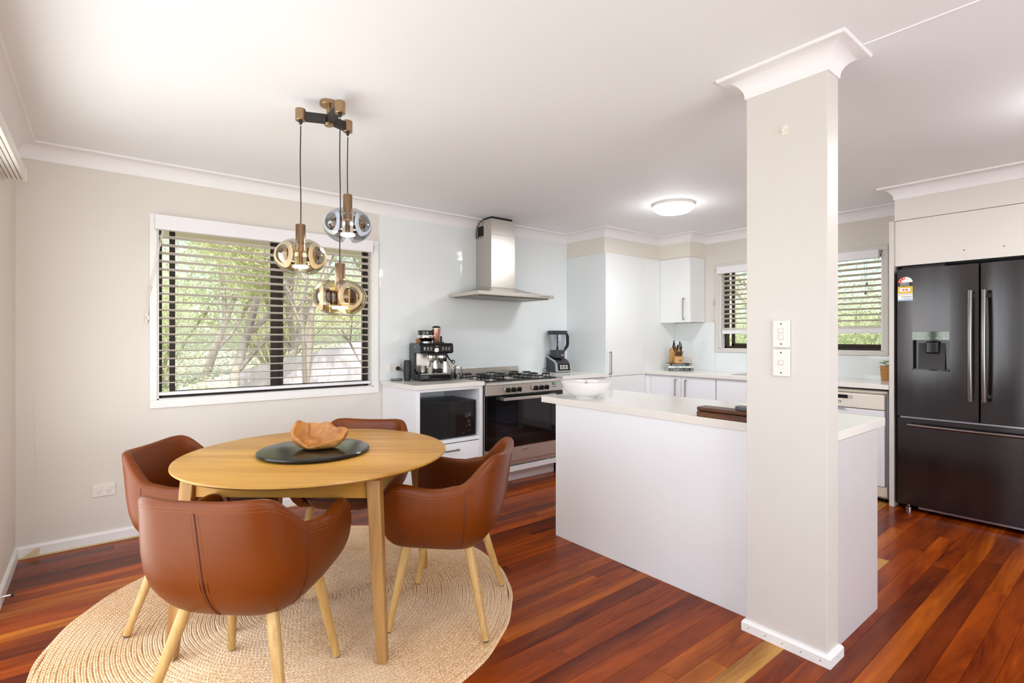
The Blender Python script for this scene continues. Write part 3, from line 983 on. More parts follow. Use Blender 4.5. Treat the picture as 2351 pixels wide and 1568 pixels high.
m = MB().rings(rows)
for y in (0.42, 1.10):
    m.cyl((FX - 0.035, y, 0.645), (FX + 0.012, y, 0.645), 0.009, n=12)
obj('handle', m, mFrH, fd, smooth=40)
# water dispenser recess
dp = obj('water_dispenser', MB().box(FX + 0.045, FX + 0.06, HOLE[0], HOLE[1], HOLE[2], HOLE[3]).box(FX + 0.004, FX + 0.045, HOLE[0], HOLE[0] + 0.006, HOLE[2], HOLE[3]).box(FX + 0.004, FX + 0.045, HOLE[1] - 0.006, HOLE[1], HOLE[2], HOLE[3])
         .box(FX + 0.004, FX + 0.045, HOLE[0], HOLE[1], HOLE[2], HOLE[2] + 0.01), mGlossB, ld)
obj('display_glass', MB().box(FX - 0.001, FX + 0.044, HOLE[0] + 0.001, HOLE[1] - 0.001, 1.272, HOLE[3] - 0.001), M('mirror_display', '#5d605a', 0.06, metal=0.9, var=0.1, scale=20), dp)
obj('paddle', MB().box(FX + 0.012, FX + 0.03, 0.978, 1.055, 1.175, 1.262), mGlossB, dp, bev=0.008)
obj('drip_plate', MB().prism([(FX + 0.044, 1.25), (FX + 0.044, 1.06), (FX + 0.018, 1.06)], 0.945, 1.10, 'y'), M('dark_dispenser_plastic', '#2a2628', 0.2), dp)
for nm, yy, zz in (('Filter', 1.085, 1.3115), ('Dispenser', 1.09, 1.287), ('Lock', 1.035, 1.287), ('Light', 0.985, 1.287), ('Alarm', 0.94, 1.287)):
    text('print', nm, 0.009, mInkW, dp, (FX - 0.0016, yy, zz), FACE_X)
# energy rating sticker
st = obj('energy_sticker', MB().box(FX + 0.004, FX + 0.0065, 1.128, 1.219, 1.563, 1.700), mInkW, ld)
sx = FX + 0.0036
mRed = M('sticker_red', '#d8402c', 0.5, var=0.03)
mYel = M('sticker_yellow', '#e6bd35', 0.5, var=0.03)
mBlu = M('sticker_blue', '#8fb0cf', 0.5, var=0.03)


def patch(nm, y0, y1, z0, z1, mat, k=0):
    obj(nm, MB().box(sx - 0.0004 * k - 0.0004, sx - 0.0004 * k + 0.0004, y0, y1, z0, z1), mat, st)


yc = 1.1735
R_ = 0.0455
arc = lambda a0, a1, r, n=14: [(yc - r * math.cos(rad(a0 + (a1 - a0) * k / n)), 1.702 + 0.9 * r * math.sin(rad(a0 + (a1 - a0) * k / n))) for k in range(n + 1)]
obj('dial_white', MB().prism([(2 * yc - a, b) for a, b in arc(0, 180, R_, 24)], sx - 0.0004, sx + 0.0003, 'x'), mInkW, st)
obj('dial_red', MB().prism([(2 * yc - a, b) for a, b in arc(0, 88, R_)] + [(2 * yc - a, b) for a, b in reversed(arc(0, 88, R_ * 0.56))], sx - 0.0009, sx - 0.0003, 'x'), mRed, st)
for a in (14, 44, 74):
    cy, cz = yc + 0.78 * R_ * math.cos(rad(a)), 1.702 + 0.78 * 0.9 * R_ * math.sin(rad(a))
    star = [(cy + (0.0058 if j % 2 == 0 else 0.0025) * math.sin(PI * j / 5), cz + (0.0058 if j % 2 == 0 else 0.0025) * math.cos(PI * j / 5)) for j in range(10)]
    obj('star', MB().prism(star, sx - 0.0014, sx - 0.0008, 'x'), mInkW, st)
patch('black_band', 1.128, 1.219, 1.672, 1.702, M('sticker_black', '#3a332e', 0.5))
text('print', 'ENERGY', 0.0155, mInkW, st, (sx - 0.0012, 1.176, 1.6935), FACE_X)
text('print', 'RATING', 0.0155, mInkW, st, (sx - 0.0012, 1.176, 1.680), FACE_X)
patch('yellow_band', 1.128, 1.219, 1.620, 1.672, mYel)
patch('white_window', 1.142, 1.208, 1.634, 1.660, mInkW, 1)
patch('red_box', 1.18, 1.191, 1.642, 1.652, mRed, 2)
patch('red_box', 1.157, 1.169, 1.642, 1.652, mRed, 2)
text('print', '535', 0.0085, mInk, st, (sx - 0.0012, 1.1745, 1.647), FACE_X)
patch('rule', 1.128, 1.219, 1.611, 1.6125, mInk)
patch('print_line', 1.135, 1.198, 1.592, 1.596, M('sticker_grey', '#7f868d', 0.5))
patch('print_line', 1.137, 1.18, 1.580, 1.583, bpy.data.materials['sticker_grey'])
patch('blue_band', 1.130, 1.219, 1.563, 1.574, mBlu)

# ------------------------------------------------------------------ island
IX, IY0, IY1, IT = 2.328, 0.829, 2.452, 0.898
t = thing('island_cabinet', 'white panelled kitchen island behind the pillar', 'kitchen island', (2.6, 1.64, 0))
obj('front_panel', MB().box(IX, IX + 0.018, PY1 + 0.001, IY1, 0, IT - 0.041), mSatinW, t, bev=0.001)
obj('end_panel', MB().box(PX1 + 0.001, 2.891, IY0, IY0 + 0.018, 0, IT - 0.041), mEnd, t, bev=0.001)
obj('end_panel', MB().box(IX + 0.018, 2.891, IY1 - 0.018, IY1, 0, IT - 0.041), mSatinW, t, bev=0.001)
obj('carcass', MB().box(PX1 + 0.004, 2.87, IY0 + 0.02, IY1 - 0.02, 0.1, IT - 0.041), mSatinW, t)
for k in range(3):
    a = IY0 + 0.02 + k * 0.528
    d = obj('door', MB().box(2.872, 2.89, a, a + 0.524, 0.11, IT - 0.05), mGlossW, t, bev=0.0015)
    bar_handle(d, (2.89, a + 0.06, 0.6), (2.89, a + 0.06, 0.80), (0.032, 0, 0))
m = MB()
m.prism([(2.318, PY1 + 0.001), (2.318, 2.582), (3.02, 2.582), (3.0, 0.828), (PX1 + 0.001, 0.828), (PX1 + 0.001, PY1 + 0.001)], IT - 0.04, IT, 'z')
g = obj('worktop', m, mStone, bev=0.002)
tag(g, 'white stone island worktop holding the white bowl and wooden box', 'worktop')

# range hood
HX0, HX1, HY = 2.547, 3.437, 3.64
t = thing('range_hood', 'stainless steel chimney range hood above the gas stove', 'range hood', (2.99, 3.88, 1.665))
obj('rim', MB().box(HX0, HX1, HY, YW - 0.007, 1.665, 1.697), mSteelH, t, bev=0.0015)
CX0, CX1, CY = 2.857, 3.142, 3.88
rows = []
for s in (0.0, 0.25, 0.5, 0.75, 1.0):
    e = s ** 0.9
    z = 1.697 + 0.068 * s ** 1.5
    xa, xb, ya = HX0 + 0.004 + (CX0 - HX0 - 0.006) * e, HX1 - 0.004 - (HX1 - CX1 - 0.006) * e, HY + 0.004 + (CY - HY - 0.006) * e
    rows.append([(xa, ya, z), (xb, ya, z), (xb, YW - 0.008, z), (xa, YW - 0.008, z)])
obj('canopy', MB().rings(rows), mSteelH, t, smooth=20)
obj('lower_chimney', MB().box(CX0, CX1, CY, YW - 0.007, 1.762, 2.260), mSteel, t, bev=0.0015)
up = obj('upper_chimney', MB().box(CX0 + 0.004, CX1 - 0.004, CY + 0.004, YW - 0.007, 2.260, 2.408), mSteel, t, bev=0.0015)
obj('vent_grille', MB().box(CX0 + 0.002, CX0 + 0.005, 4.01, 4.105, 2.24, 2.355), mDark, up)
for k in range(7):
    obj('vent_fin', MB().box(CX0 - 0.001, CX0 + 0.004, 4.014 + k * 0.0135, 4.017 + k * 0.0135, 2.24, 2.355), M('vent_fin_steel', '#5b544c', 0.4, metal=0.8) if k == 0 else bpy.data.materials['vent_fin_steel'], up)
obj('duct', MB().box(CX0 + 0.02, CX1 - 0.02, CY + 0.02, YW - 0.02, 2.40, H - 0.001), mDark, t)
for k in range(3):
    a = HX0 + 0.03 + k * 0.28
    obj('grease_filter', MB().box(a, a + 0.27, HY + 0.05, YW - 0.06, 1.655, 1.666), M('filter_mesh', '#8f8a84', 0.45, metal=0.8, var=0.3, scale=300) if k == 0 else bpy.data.materials['filter_mesh'], t, bev=0.002)
for k in range(5):
    bx = 3.262 + k * 0.024
    obj('button', MB().cyl((bx, HY, 1.681), (bx, HY - 0.005, 1.681), 0.0058, n=14), mChrome, t, smooth=30)
obj('power_cord', MB().tube([(CX0 + 0.02, 4.0, 2.42), (CX0 - 0.01, 4.04, 2.40), (CX0 - 0.018, 4.09, 2.34), (CX0 - 0.014, 4.11, 2.27), (CX0 + 0.004, 4.115, 2.24)], 0.004, 8), mBlack, t, smooth=True)

# kitchen ceiling light
mLit = M('lit_opal_glass', '#ffffff', 0.3, var=0.0, emit='#ffffff', estr=7.0)
t = thing('ceiling_light', 'round white oyster ceiling light glowing above the kitchen', 'ceiling light', (3.83, 2.58, H))
obj('base', MB().lathe([(0.172, H), (0.172, H - 0.022), (0.16, H - 0.026)], 3.83, 2.58, 48), mWhiteP, t, smooth=30)
obj('shade', MB().lathe([(0.17, H - 0.022), (0.163, H - 0.045), (0.13, H - 0.068), (0.08, H - 0.08), (0.03, H - 0.085), (0.001, H - 0.086)], 3.83, 2.58, 48, cap=False), mLit, t, smooth=True)
t2 = copy_tree(t)
t2.location = (3.55, 0.10, H)
t2['label'] = 'round white oyster ceiling light in front of the dark fridge'
t['group'] = t2['group'] = 'kitchen ceiling lights'
# ------------------------------------------------------------------ dining table and what lies on it
TC = (0.82, 2.50)
TA = rad(5)
mOak = wood('oiled_oak', '#b9802f', '#e3ad55', rough=0.36, along='X', scale=7, ratio=16, bump=0.08)
mOakL = wood('oak_leg', '#9c6a34', '#c99a5c', rough=0.42, along='Z', scale=14, ratio=14, bump=0.12)
t = thing('dining_table', 'round oak dining table with four square legs on the jute rug', 'table', (TC[0], TC[1], 0.014), rad(-40))
LZ = -0.014
obj('tabletop', MB().lathe([(0.001, 0.750 + LZ), (0.592, 0.750 + LZ), (0.599, 0.748 + LZ), (0.600, 0.741 + LZ), (0.590, 0.733 + LZ), (0.555, 0.722 + LZ), (0.001, 0.722 + LZ)], 0, 0, 96), mOak, t, smooth=25, world=False)
for k in range(4):
    a = rad(45 + 90 * k)
    ex, ey = math.cos(a), math.sin(a)
    rows = []
    for z, r, h in ((0.0, 0.598, 0.019), (0.35, 0.565, 0.024), (0.62, 0.540, 0.0265), (0.708, 0.532, 0.027)):
        cx, cy = ex * r, ey * r
        rows.append([(cx - h, cy - h, z), (cx + h, cy - h, z), (cx + h, cy + h, z), (cx - h, cy + h, z)])
    obj('leg', MB().rings(rows), mOakL, t, world=False, bev=0.004)
q = 0.532 * math.cos(rad(45))
for k, (ap) in enumerate(((-q, q, -q - 0.011, -q + 0.011), (-q, q, q - 0.011, q + 0.011), (-q - 0.011, -q + 0.011, -q, q), (q - 0.011, q + 0.011, -q, q))):
    obj('apron', MB().box(ap[0] + (0.027 if k < 2 else 0), ap[1] - (0.027 if k < 2 else 0), ap[2] + (0.027 if k > 1 else 0), ap[3] - (0.027 if k > 1 else 0), 0.645 + LZ, 0.721 + LZ), mOak if k < 2 else mOakL, t, world=False, bev=0.002)

mSlate = M('black_stone', '#0d0f0e', 0.18, var=0.25, scale=220, bump=0.08, bscale=250)
g = obj('turntable_board', MB().lathe([(0.001, 0.7505), (0.235, 0.7505), (0.246, 0.756), (0.250, 0.763), (0.246, 0.769), (0.238, 0.771), (0.001, 0.771)], 0.79, 2.478, 72), mSlate, smooth=35)
tag(g, 'round black stone serving board in the middle of the oak table', 'serving board')

# carved irregular wooden bowl
mBowl = wood('teak_root', '#9a5e28', '#cf9450', rough=0.5, along='Y', scale=16, ratio=5, bump=0.3)
rows = []
nb_ = 56


def bowl_pt(a, s, inner):
    # plan: a long blunt boat; rim height waves like a torn edge
    ax, ay = 0.124, 0.086
    rr = 1.0 + 0.06 * math.sin(2 * a + 0.6) + 0.05 * math.sin(3 * a + 1.2)
    rimz = 0.076 + 0.040 * math.cos(a - 2.04) + 0.012 * math.cos(2 * a - 0.17) + 0.007 * math.sin(5 * a) + 0.004 * math.sin(9 * a + 1)
    k = 0.34 + 0.66 * math.sin(s * PI / 2) ** 0.75
    z = rimz * (1 - math.cos(s * PI / 2)) ** 0.9 if not inner else 0.012 + (rimz - 0.012) * (1 - math.cos(s * PI / 2)) ** 1.1
    if inner:
        k = (k - 0.06) * (0.965 if s > 0.9 else 0.94) if s > 0.05 else 0.05
    n = mnoise.noise(Vector((math.cos(a) * 2, math.sin(a) * 2, s * 3 + (5 if inner else 0)))) * 0.006
    return (math.cos(a) * (ax * rr * k + n), math.sin(a) * (ay * rr * k + n), z + n * 0.3)


for s in [0, 0.15, 0.3, 0.45, 0.6, 0.75, 0.88, 1.0]:
    rows.append([bowl_pt(2 * PI * j / nb_, s, False) for j in range(nb_)])
for s in [1.0, 0.9, 0.75, 0.6, 0.45, 0.3, 0.15, 0.0]:
    rows.append([bowl_pt(2 * PI * j / nb_, s, True) for j in range(nb_)])
t = thing('wooden_bowl', 'carved root wood bowl with wavy rim on the black board', 'bowl', (0.806, 2.468, 0.7712), rad(-44))
obj('bowl', MB().rings(rows), mBowl, t, smooth=60, world=False)
obj('rim_knot', MB().tube([bowl_pt(2.3, 0.97, True), bowl_pt(2.3, 0.8, True), bowl_pt(2.35, 0.6, True)], [0.006, 0.005, 0.003], 8), wood('dark_knot', '#7a4a22', '#b57c40', along='Z'), t, smooth=True, world=False)

# ------------------------------------------------------------------ tub chairs
mLea = M('cognac_leather', '#6c3107', 0.38, spec=0.25, var=0.26, scale=3.5, bump=0.10, bscale=420, rvar=0.08)
mLeaS = M('cognac_leather_seat', '#5c2d18', 0.42, var=0.12, scale=6, bump=0.10, bscale=420)
mSeam = M('dark_leather_piping', '#55240c', 0.5, var=0.1)
mStitch = M('orange_stitching', '#83410f', 0.6, var=0.1, scale=400)
mBeech = wood('pale_beech', '#bf8f4c', '#e2ba78', rough=0.4, along='Z', scale=16, ratio=12, bump=0.06)
mGlide = M('dark_glide', '#3a3029', 0.6)


def sstep(a, b, x):
    s = max(0.0, min(1.0, (x - a) / (b - a)))
    return s * s * (3 - 2 * s)


W_, B_, TIP = 0.296, 0.285, 0.228


def plan(u):
    """u -1 (right arm tip) .. 0 (middle of the back) .. 1 (left arm tip): reference plan point at full width"""
    s = abs(u)
    sg = 1 if u > 0 else -1
    if s < 0.62:
        a = s / 0.62 * PI / 2
        l = W_ * math.sin(a) ** 0.54
        f = -B_ * math.cos(a) ** 0.60
    else:
        k = (s - 0.62) / 0.38
        f = TIP * k
        l = W_ - 0.016 * k * k
    return f, sg * l


def rim(f):
    h = 0.776 - 0.122 * sstep(-0.262, -0.10, f) - 0.014 * sstep(-0.10, -0.02, f) + 0.014 * sstep(0.02, 0.15, f)
    if f > 0.15:
        k = min(1, (f - 0.15) / (TIP - 0.15))
        h -= 0.085 * (1 - math.sqrt(max(0, 1 - k * k)))
    return h


def shell_pt(u, z, d):
    """outer skin of the tub at height z, moved d towards the inside"""
    f, l = plan(u)
    e = 0.004
    f0, l0 = plan(max(-1, u - e))
    f1, l1 = plan(min(1, u + e))
    tx, ty = f1 - f0, l1 - l0
    n = math.hypot(tx, ty) or 1
    nx, ny = -ty / n, tx / n
    if nx * (0.02 - f) + ny * (0 - l) < 0:
        nx, ny = -nx, -ny
    zz = (z - 0.357) / (0.776 - 0.357)
    lo = max(0.0, min(1.0, (z - 0.357) / 0.15))
    pinch = 0.72 + 0.28 * math.sin(lo * PI / 2) ** 0.72        # tucks under at the bottom
    lean = 1.0 if f > 0 else (0.80 + 0.26 * max(0, zz) ** 0.9)
    wide = pinch * (0.93 + 0.07 * min(1, max(0, zz) / 0.45))
    if abs(f) < 1e-6:
        lean = 1.0
    if f < 0:
        wide -= 0.05 * sstep(0.45, 1.0, zz)
    ff = f * lean * (pinch if f < 0 else (0.90 + 0.10 * math.sin(lo * PI / 2) ** 0.8))
    return (ff + nx * d, l * wide + ny * d, z)


def make_shell():
    us = [-1 + 2 * k / 88 for k in range(89)]
    rows = []
    for u in us:
        f, l = plan(u)
        top = rim(f) - (0.006 * (1 - min(1, abs(l) / 0.17) ** 2) if f < -0.2 else 0)
        zb = 0.358
        if f > 0.15:
            k = min(1, (f - 0.15) / (TIP - 0.15))
            zb += 0.05 * (1 - math.sqrt(max(0, 1 - k * k)))
        th = 0.046 if f > -0.15 else 0.046 - 0.012 * sstep(-0.15, -0.26, f)
        edge = 1 - 0.35 * sstep(0.17, TIP, f)
        th *= edge
        r = th / 2
        sec = []
        for s in (0, .04, .09, .16, .26, .4, .55, .7, .84, .94):
            sec.append(shell_pt(u, zb + (top - r - zb) * s, 0))
        for k in range(7):
            a = PI * k / 6
            sec.append(shell_pt(u, top - r + r * math.sin(a), r - r * math.cos(a)))
        for s in (.94, .8, .6, .4, .2):
            z = 0.43 + (top - r - 0.43) * s
            sec.append(shell_pt(u, z, th + 0.012 * (1 - s)))
        sec.append(shell_pt(u, 0.40, th + 0.02))
        sec.append(shell_pt(u, zb + 0.004, th + 0.03))
        rows.append(sec)
    return MB().rings(rows, True, True, True)


def superell(cx, cy, a, b, n, p, z, k=1.0):
    out = []
    for j in range(n):
        t_ = 2 * PI * j / n
        c, s = math.cos(t_), math.sin(t_)
        out.append((cx + a * k * math.copysign(abs(c) ** p, c), cy + b * k * math.copysign(abs(s) ** p, s), z))
    return out


def make_chair(label, loc, rz):
    t = thing('tub_chair', label, 'chair', loc, rz, 'tan leather tub chairs around the table')
    obj('shell', make_shell(), mLea, t, world=False, smooth=50)
    rows = []
    for z, k in ((0.360, .55), (0.361, .70), (0.367, .81), (0.382, .90), (0.404, .965), (0.426, 1.0), (0.440, .985), (0.449, .95), (0.455, .85), (0.458, .6), (0.459, .2)):
        rows.append(superell(0.034, 0, 0.213, 0.205, 64, 0.55, z, k))
    st = obj('seat', MB().rings(rows), mLeaS, t, world=False, smooth=60)
    obj('seam', MB().tube(superell(0.034, 0, 0.2145, 0.2065, 64, 0.55, 0.428), 0.003, 6, closed=True), mSeam, st, world=False, smooth=True)
    zs = [0.364 + (0.735 - 0.364) * k / 20 for k in range(21)]
    obj('back_seam', MB().tube([shell_pt(0.0, z, 0.0) for z in zs], 0.0030, 8), mSeam, t, world=False, smooth=True)
    obj('stitching', MB().tube([shell_pt(0.0013, z, 0.0003) for z in zs], 0.0013, 5).tube([shell_pt(-0.0013, z, 0.0003) for z in zs], 0.0014, 5), mStitch, t, world=False, smooth=True)
    us = [-0.97 + 1.94 * k / 90 for k in range(91)]
    obj('stitching', MB().tube([shell_pt(u, rim(plan(u)[0]) - 0.024, 0.0006) for u in us], 0.0013, 5).tube([shell_pt(u, rim(plan(u)[0]) - 0.036, 0.0006) for u in us], 0.0013, 5), mStitch, t, world=False, smooth=True)
    for sg in (-1, 1):
        u = sg * 0.50
        tp = rim(plan(u)[0])
        obj('side_seam', MB().tube([shell_pt(u - sg * 0.02 * (1 - k / 16), 0.368 + (tp - 0.03 - 0.368) * k / 16, 0.0004) for k in range(17)], 0.0022, 6), mSeam, t, world=False, smooth=True)
    for fx, fy, tx, ty in ((0.217, 0.224, 0.150, 0.170), (0.217, -0.224, 0.150, -0.170), (-0.217, 0.25, -0.122, 0.150), (-0.217, -0.25, -0.122, -0.150)):
        lg = obj('leg', MB().cyl((fx, fy, 0.004), (tx, ty, 0.372), 0.0145, 0.0215, 20), mBeech, t, world=False, smooth=40)
        obj('glide', MB().cyl((fx + (fx - tx) * 0.01, fy + (fy - ty) * 0.01, 0.0), (fx, fy, 0.0045), 0.0125, n=16), mGlide, lg, world=False)
    return t


c0 = make_chair('tan leather tub chair nearest the camera with its back turned', (0.432, 2.055, 0.014), rad(45.7))
for lab, loc, a in (('tan leather tub chair on the right side facing the table diagonally', (1.291, 2.089, 0.014), 135),
                    ('tan leather tub chair by the window wall left of the table', (0.413, 2.824, 0.014), -36.2),
                    ('tan leather tub chair behind the table beside the white base cabinet', (1.120, 2.842, 0.014), 226)):
    c = copy_tree(c0)
    c.location = loc
    c.rotation_euler = (0, 0, rad(a))
    c['label'] = lab

# ------------------------------------------------------------------ braided jute rug
mJute = bpy.data.materials.new('braided_jute')
mJute.use_nodes = True
nt = mJute.node_tree
b = nt.nodes['Principled BSDF']
b.inputs['Roughness'].default_value = 0.9
b.inputs['Specular IOR Level'].default_value = 0.15
gp = nt.nodes.new('ShaderNodeNewGeometry')
n1 = nt.nodes.new('ShaderNodeTexNoise')
n1.inputs['Scale'].default_value = 170
n1.inputs['Detail'].default_value = 3
n2 = nt.nodes.new('ShaderNodeTexNoise')
n2.inputs['Scale'].default_value = 2.2
n3 = nt.nodes.new('ShaderNodeTexNoise')
n3.inputs['Scale'].default_value = 620
for n_ in (n1, n2, n3):
    nt.links.new(gp.outputs['Position'], n_.inputs['Vector'])
cr = nt.nodes.new('ShaderNodeValToRGB')
cr.color_ramp.elements[0].position = 0.30
cr.color_ramp.elements[0].color = hexc('#c09360')
cr.color_ramp.elements[1].position = 0.72
cr.color_ramp.elements[1].color = hexc('#fde6c4')
e = cr.color_ramp.elements.new(0.5)
e.color = hexc('#eac498')
nt.links.new(n1.outputs['Fac'], cr.inputs[0])
mxj = nt.nodes.new('ShaderNodeMix')
mxj.data_type = 'RGBA'
mxj.blend_type = 'MIX'
mr = nt.nodes.new('ShaderNodeMapRange')
mr.inputs[1].default_value = 0.42
mr.inputs[2].default_value = 0.62
mr.inputs[4].default_value = 0.45
nt.links.new(n2.outputs['Fac'], mr.inputs[0])
nt.links.new(mr.outputs[0], mxj.inputs[0])
nt.links.new(cr.outputs[0], mxj.inputs[6])
mxj.inputs[7].default_value = hexc('#f2dabc')
nt.links.new(mxj.outputs[2], b.inputs['Base Color'])
bp = nt.nodes.new('ShaderNodeBump')
bp.inputs['Strength'].default_value = 0.6
bp.inputs['Distance'].default_value = 0.001
nt.links.new(n3.outputs['Fac'], bp.inputs['Height'])
nt.links.new(bp.outputs[0], b.inputs['Normal'])

RC = (0.79, 2.59)
RR, NR = 1.004, 57
pitch = RR / NR
rug = thing('jute_rug', 'large round braided jute rug under the dining table', 'rug', (RC[0], RC[1], 0.0))
rj = random.Random(5)
for i in range(NR):
    rm = (i + 0.5) * pitch
    nbr = max(6, int(2 * PI * rm / 0.0165))
    ns = nbr * 4
    m = MB()
    ph = rj.uniform(0, 6.28)
    rows = []
    wob = 0.0035 if i > NR - 3 else 0.0012
    for k in range(ns):
        a = 2 * PI * k / ns
        rr = rm + wob * math.sin(7 * a + ph) * 0.7 + (wob * 0.6 * math.sin(23 * a + 2 * ph))
        q = nbr * a
        row = []
        for o, hz, lane in ((-0.53, 0.0005, 0), (-0.44, 0.0065, 0), (-0.22, 0.0105, 0), (0.0, 0.0070, 2), (0.22, 0.0105, 1), (0.44, 0.0065, 1), (0.53, 0.0005, 1)):
            ph2 = q + (lane * PI if lane < 2 else PI / 2) + (abs(o) * 5.0)
            bump = math.cos(ph2)
            h = hz + (0.0020 * bump if hz > 0.004 else 0)
            rad_ = rr + o * pitch * (1 + 0.06 * bump)
            row.append((RC[0] + rad_ * math.cos(a), RC[1] + rad_ * math.sin(a), max(0.0004, h)))
        rows.append(row)
    rows.append(rows[0])
    m.rings(rows, False, False, False)
    obj('braid_ring', m, mJute, rug, smooth=70)

# ------------------------------------------------------------------ pendant lamp
mBrass = M('aged_brass', '#a88c6c', 0.32, metal=1.0, var=0.08, scale=12, stretch=(1, 1, 0.2), rvar=0.06)
mBrassT = M('bronzed_tube', '#93785f', 0.3, metal=1.0, var=0.1, scale=14, stretch=(5, 5, 0.1))
mBrassD = M('dark_brass_cup', '#6b523c', 0.22, metal=1.0, var=0.1, scale=10, stretch=(6, 6, 0.2))
mArm = M('black_stained_timber', '#25221f', 0.6, var=0.25, scale=14, stretch=(1, 1, 6))
mCord = M('black_cord', '#191717', 0.7, var=0.2, scale=300)
mGlassA = glass('amber_glass', (0.99, 0.965, 0.90, 1), 0.7)
mGlassC = glass('clear_smoke_glass', (0.975, 0.98, 0.985, 1), 0.7)
mFrostA = glass('frosted_ring_amber', (0.96, 0.88, 0.74, 1), 0.5, 0.3, 0.36, (0.98, 0.90, 0.74, 1))
mFrostC = glass('frosted_ring_clear', (0.9, 0.93, 0.96, 1), 0.5, 0.3, 0.36, (0.90, 0.94, 1.0, 1))
mLedW = M('warm_led', '#fff1d6', 0.4, emit='#ffe0a8', estr=30)
mLedC = M('cool_led', '#f4f8ff', 0.4, emit='#eaf2ff', estr=30)
PC = (0.868, 2.505)
t = thing('pendant_lamp', 'three-light brass pendant with smoked glass discs above the table', 'pendant lamp', (PC[0], PC[1], H))
obj('ceiling_rose', MB().lathe([(0.042, H), (0.042, H - 0.018), (0.040, H - 0.020), (0.001, H - 0.020)], *PC, 40), mBrass, t, smooth=30)
obj('stem', MB().cyl((*PC, H - 0.020), (*PC, 2.322), 0.011, n=20), mBrass, t, smooth=30)
obj('hub_disc', MB().lathe([(0.001, 2.315), (0.020, 2.315), (0.0215, 2.317), (0.0215, 2.3255), (0.001, 2.3255)], *PC, 32), mBrass, t, smooth=30)
ENDS = [((0.750, 2.552), 1.830, 1.675, 'A', rad(-106 + 45)), ((0.868, 2.355), 1.632, 1.475, 'A', rad(-110 + 25)), ((0.977, 2.546), 2.010, 1.855, 'C', rad(-111 + 45))]
for (ex, ey), ztop, zd, kind, spin in ENDS:
    dx_, dy_ = ex - PC[0], ey - PC[1]
    ln = math.hypot(dx_, dy_)
    ux, uy = dx_ / ln, dy_ / ln
    vx, vy = -uy * 0.0125, ux * 0.0125
    p0 = (PC[0] + ux * 0.011, PC[1] + uy * 0.011)
    p1 = (ex - ux * 0.018, ey - uy * 0.018)
    m = MB()
    vs = [(p[0] + s * vx, p[1] + s * vy, z) for p in (p0, p1) for s in (-1, 1) for z in (2.326, 2.367)]
    m.add(vs, [(0, 1, 3, 2), (4, 6, 7, 5), (0, 4, 5, 1), (2, 3, 7, 6), (0, 2, 6, 4), (1, 5, 7, 3)])
    obj('arm', m, mArm, t, bev=0.001)
    ec = obj('end_cup', MB().lathe([(0.001, 2.324), (0.022, 2.324), (0.0235, 2.326), (0.0235, 2.378), (0.022, 2.380), (0.001, 2.380)], ex, ey, 32), mBrass, t, smooth=30)
    obj('cord_grip', MB().lathe([(0.009, 2.325), (0.009, 2.317), (0.005, 2.308), (0.003, 2.306)], ex, ey, 16), mBlack, ec, smooth=30)
    obj('cord', MB().tube([(ex + 0.0015 * math.sin(z * 14), ey, z) for z in [2.30 + (ztop - 2.30) * k / 14 for k in range(15)]], 0.0026, 8), mCord, t, smooth=True)
    lh = obj('lamp_holder', MB().lathe([(0.004, ztop + 0.006), (0.006, ztop), (0.0215, ztop - 0.001), (0.0225, ztop - 0.003), (0.0225, ztop - 0.128), (0.012, ztop - 0.132), (0.012, zd - 0.035), (0.02, zd - 0.04)], ex, ey, 32), mBrassT, t, smooth=30)
    led = obj('led_disc', MB().lathe([(0.001, zd - 0.040), (0.034, zd - 0.042), (0.036, zd - 0.047), (0.034, zd - 0.052), (0.001, zd - 0.053)], ex, ey, 32), mLedW if kind == 'A' else mLedC, t, smooth=30)
    gm, fm = (mGlassA, mFrostA) if kind == 'A' else (mGlassC, mFrostC)
    for k in range(4):
        a = spin + k * PI / 2

        def skin(rho, phi, off, p=0.86):
            """petal of a flattened globe: rho 0 at the eye, 1 at the edge of the glass"""
            c_, s_ = math.cos(phi), math.sin(phi)
            az, el = a + rho * math.copysign(abs(c_) ** p, c_) * rad(43), rho * math.copysign(abs(s_) ** p, s_) * rad(62)
            A, Bz = 0.117 + off, 0.089 + off
            return (ex + A * math.cos(el) * math.cos(az), ey + A * math.cos(el) * math.sin(az), zd + Bz * math.sin(el))

        def disc(r0, r1, off, th=0.0016, n=40, p=0.86):
            mm = MB()
            rs = [r0 + (r1 - r0) * j / 6 for j in range(7)]
            rows_ = [[skin(r, 2 * PI * j / n, off, p) for j in range(n)] for r in rs] + [[skin(r, 2 * PI * j / n, off + th, p) for j in range(n)] for r in reversed(rs)]
            rows_.append(rows_[0])
            return mm.rings(rows_, True, False, False)
        gd = obj('glass_disc', disc(0.01, 1.0, 0.0), gm, t, smooth=60)
        obj('frosted_ring', disc(0.45, 0.68, 0.0019, 0.0005, 40, 1.0), fm, gd, smooth=60)
        # brass reflector behind the clear eye
        cc = Vector((ex + 0.078 * math.cos(a), ey + 0.078 * math.sin(a), zd + 0.002))
        obj('reflector', MB().lathe([(0.001, cc.z + 0.036), (0.024, cc.z + 0.035), (0.029, cc.z + 0.030), (0.029, cc.z - 0.033), (0.001, cc.z - 0.033)], cc.x, cc.y, 28), mBrassD, gd, smooth=35)
    lamp('pendant_glow', 'POINT', (ex, ey, zd - 0.075), (0, 0, 0), 2.2, (1, 0.82, 0.55) if kind == 'A' else (0.92, 0.96, 1), 0.03)
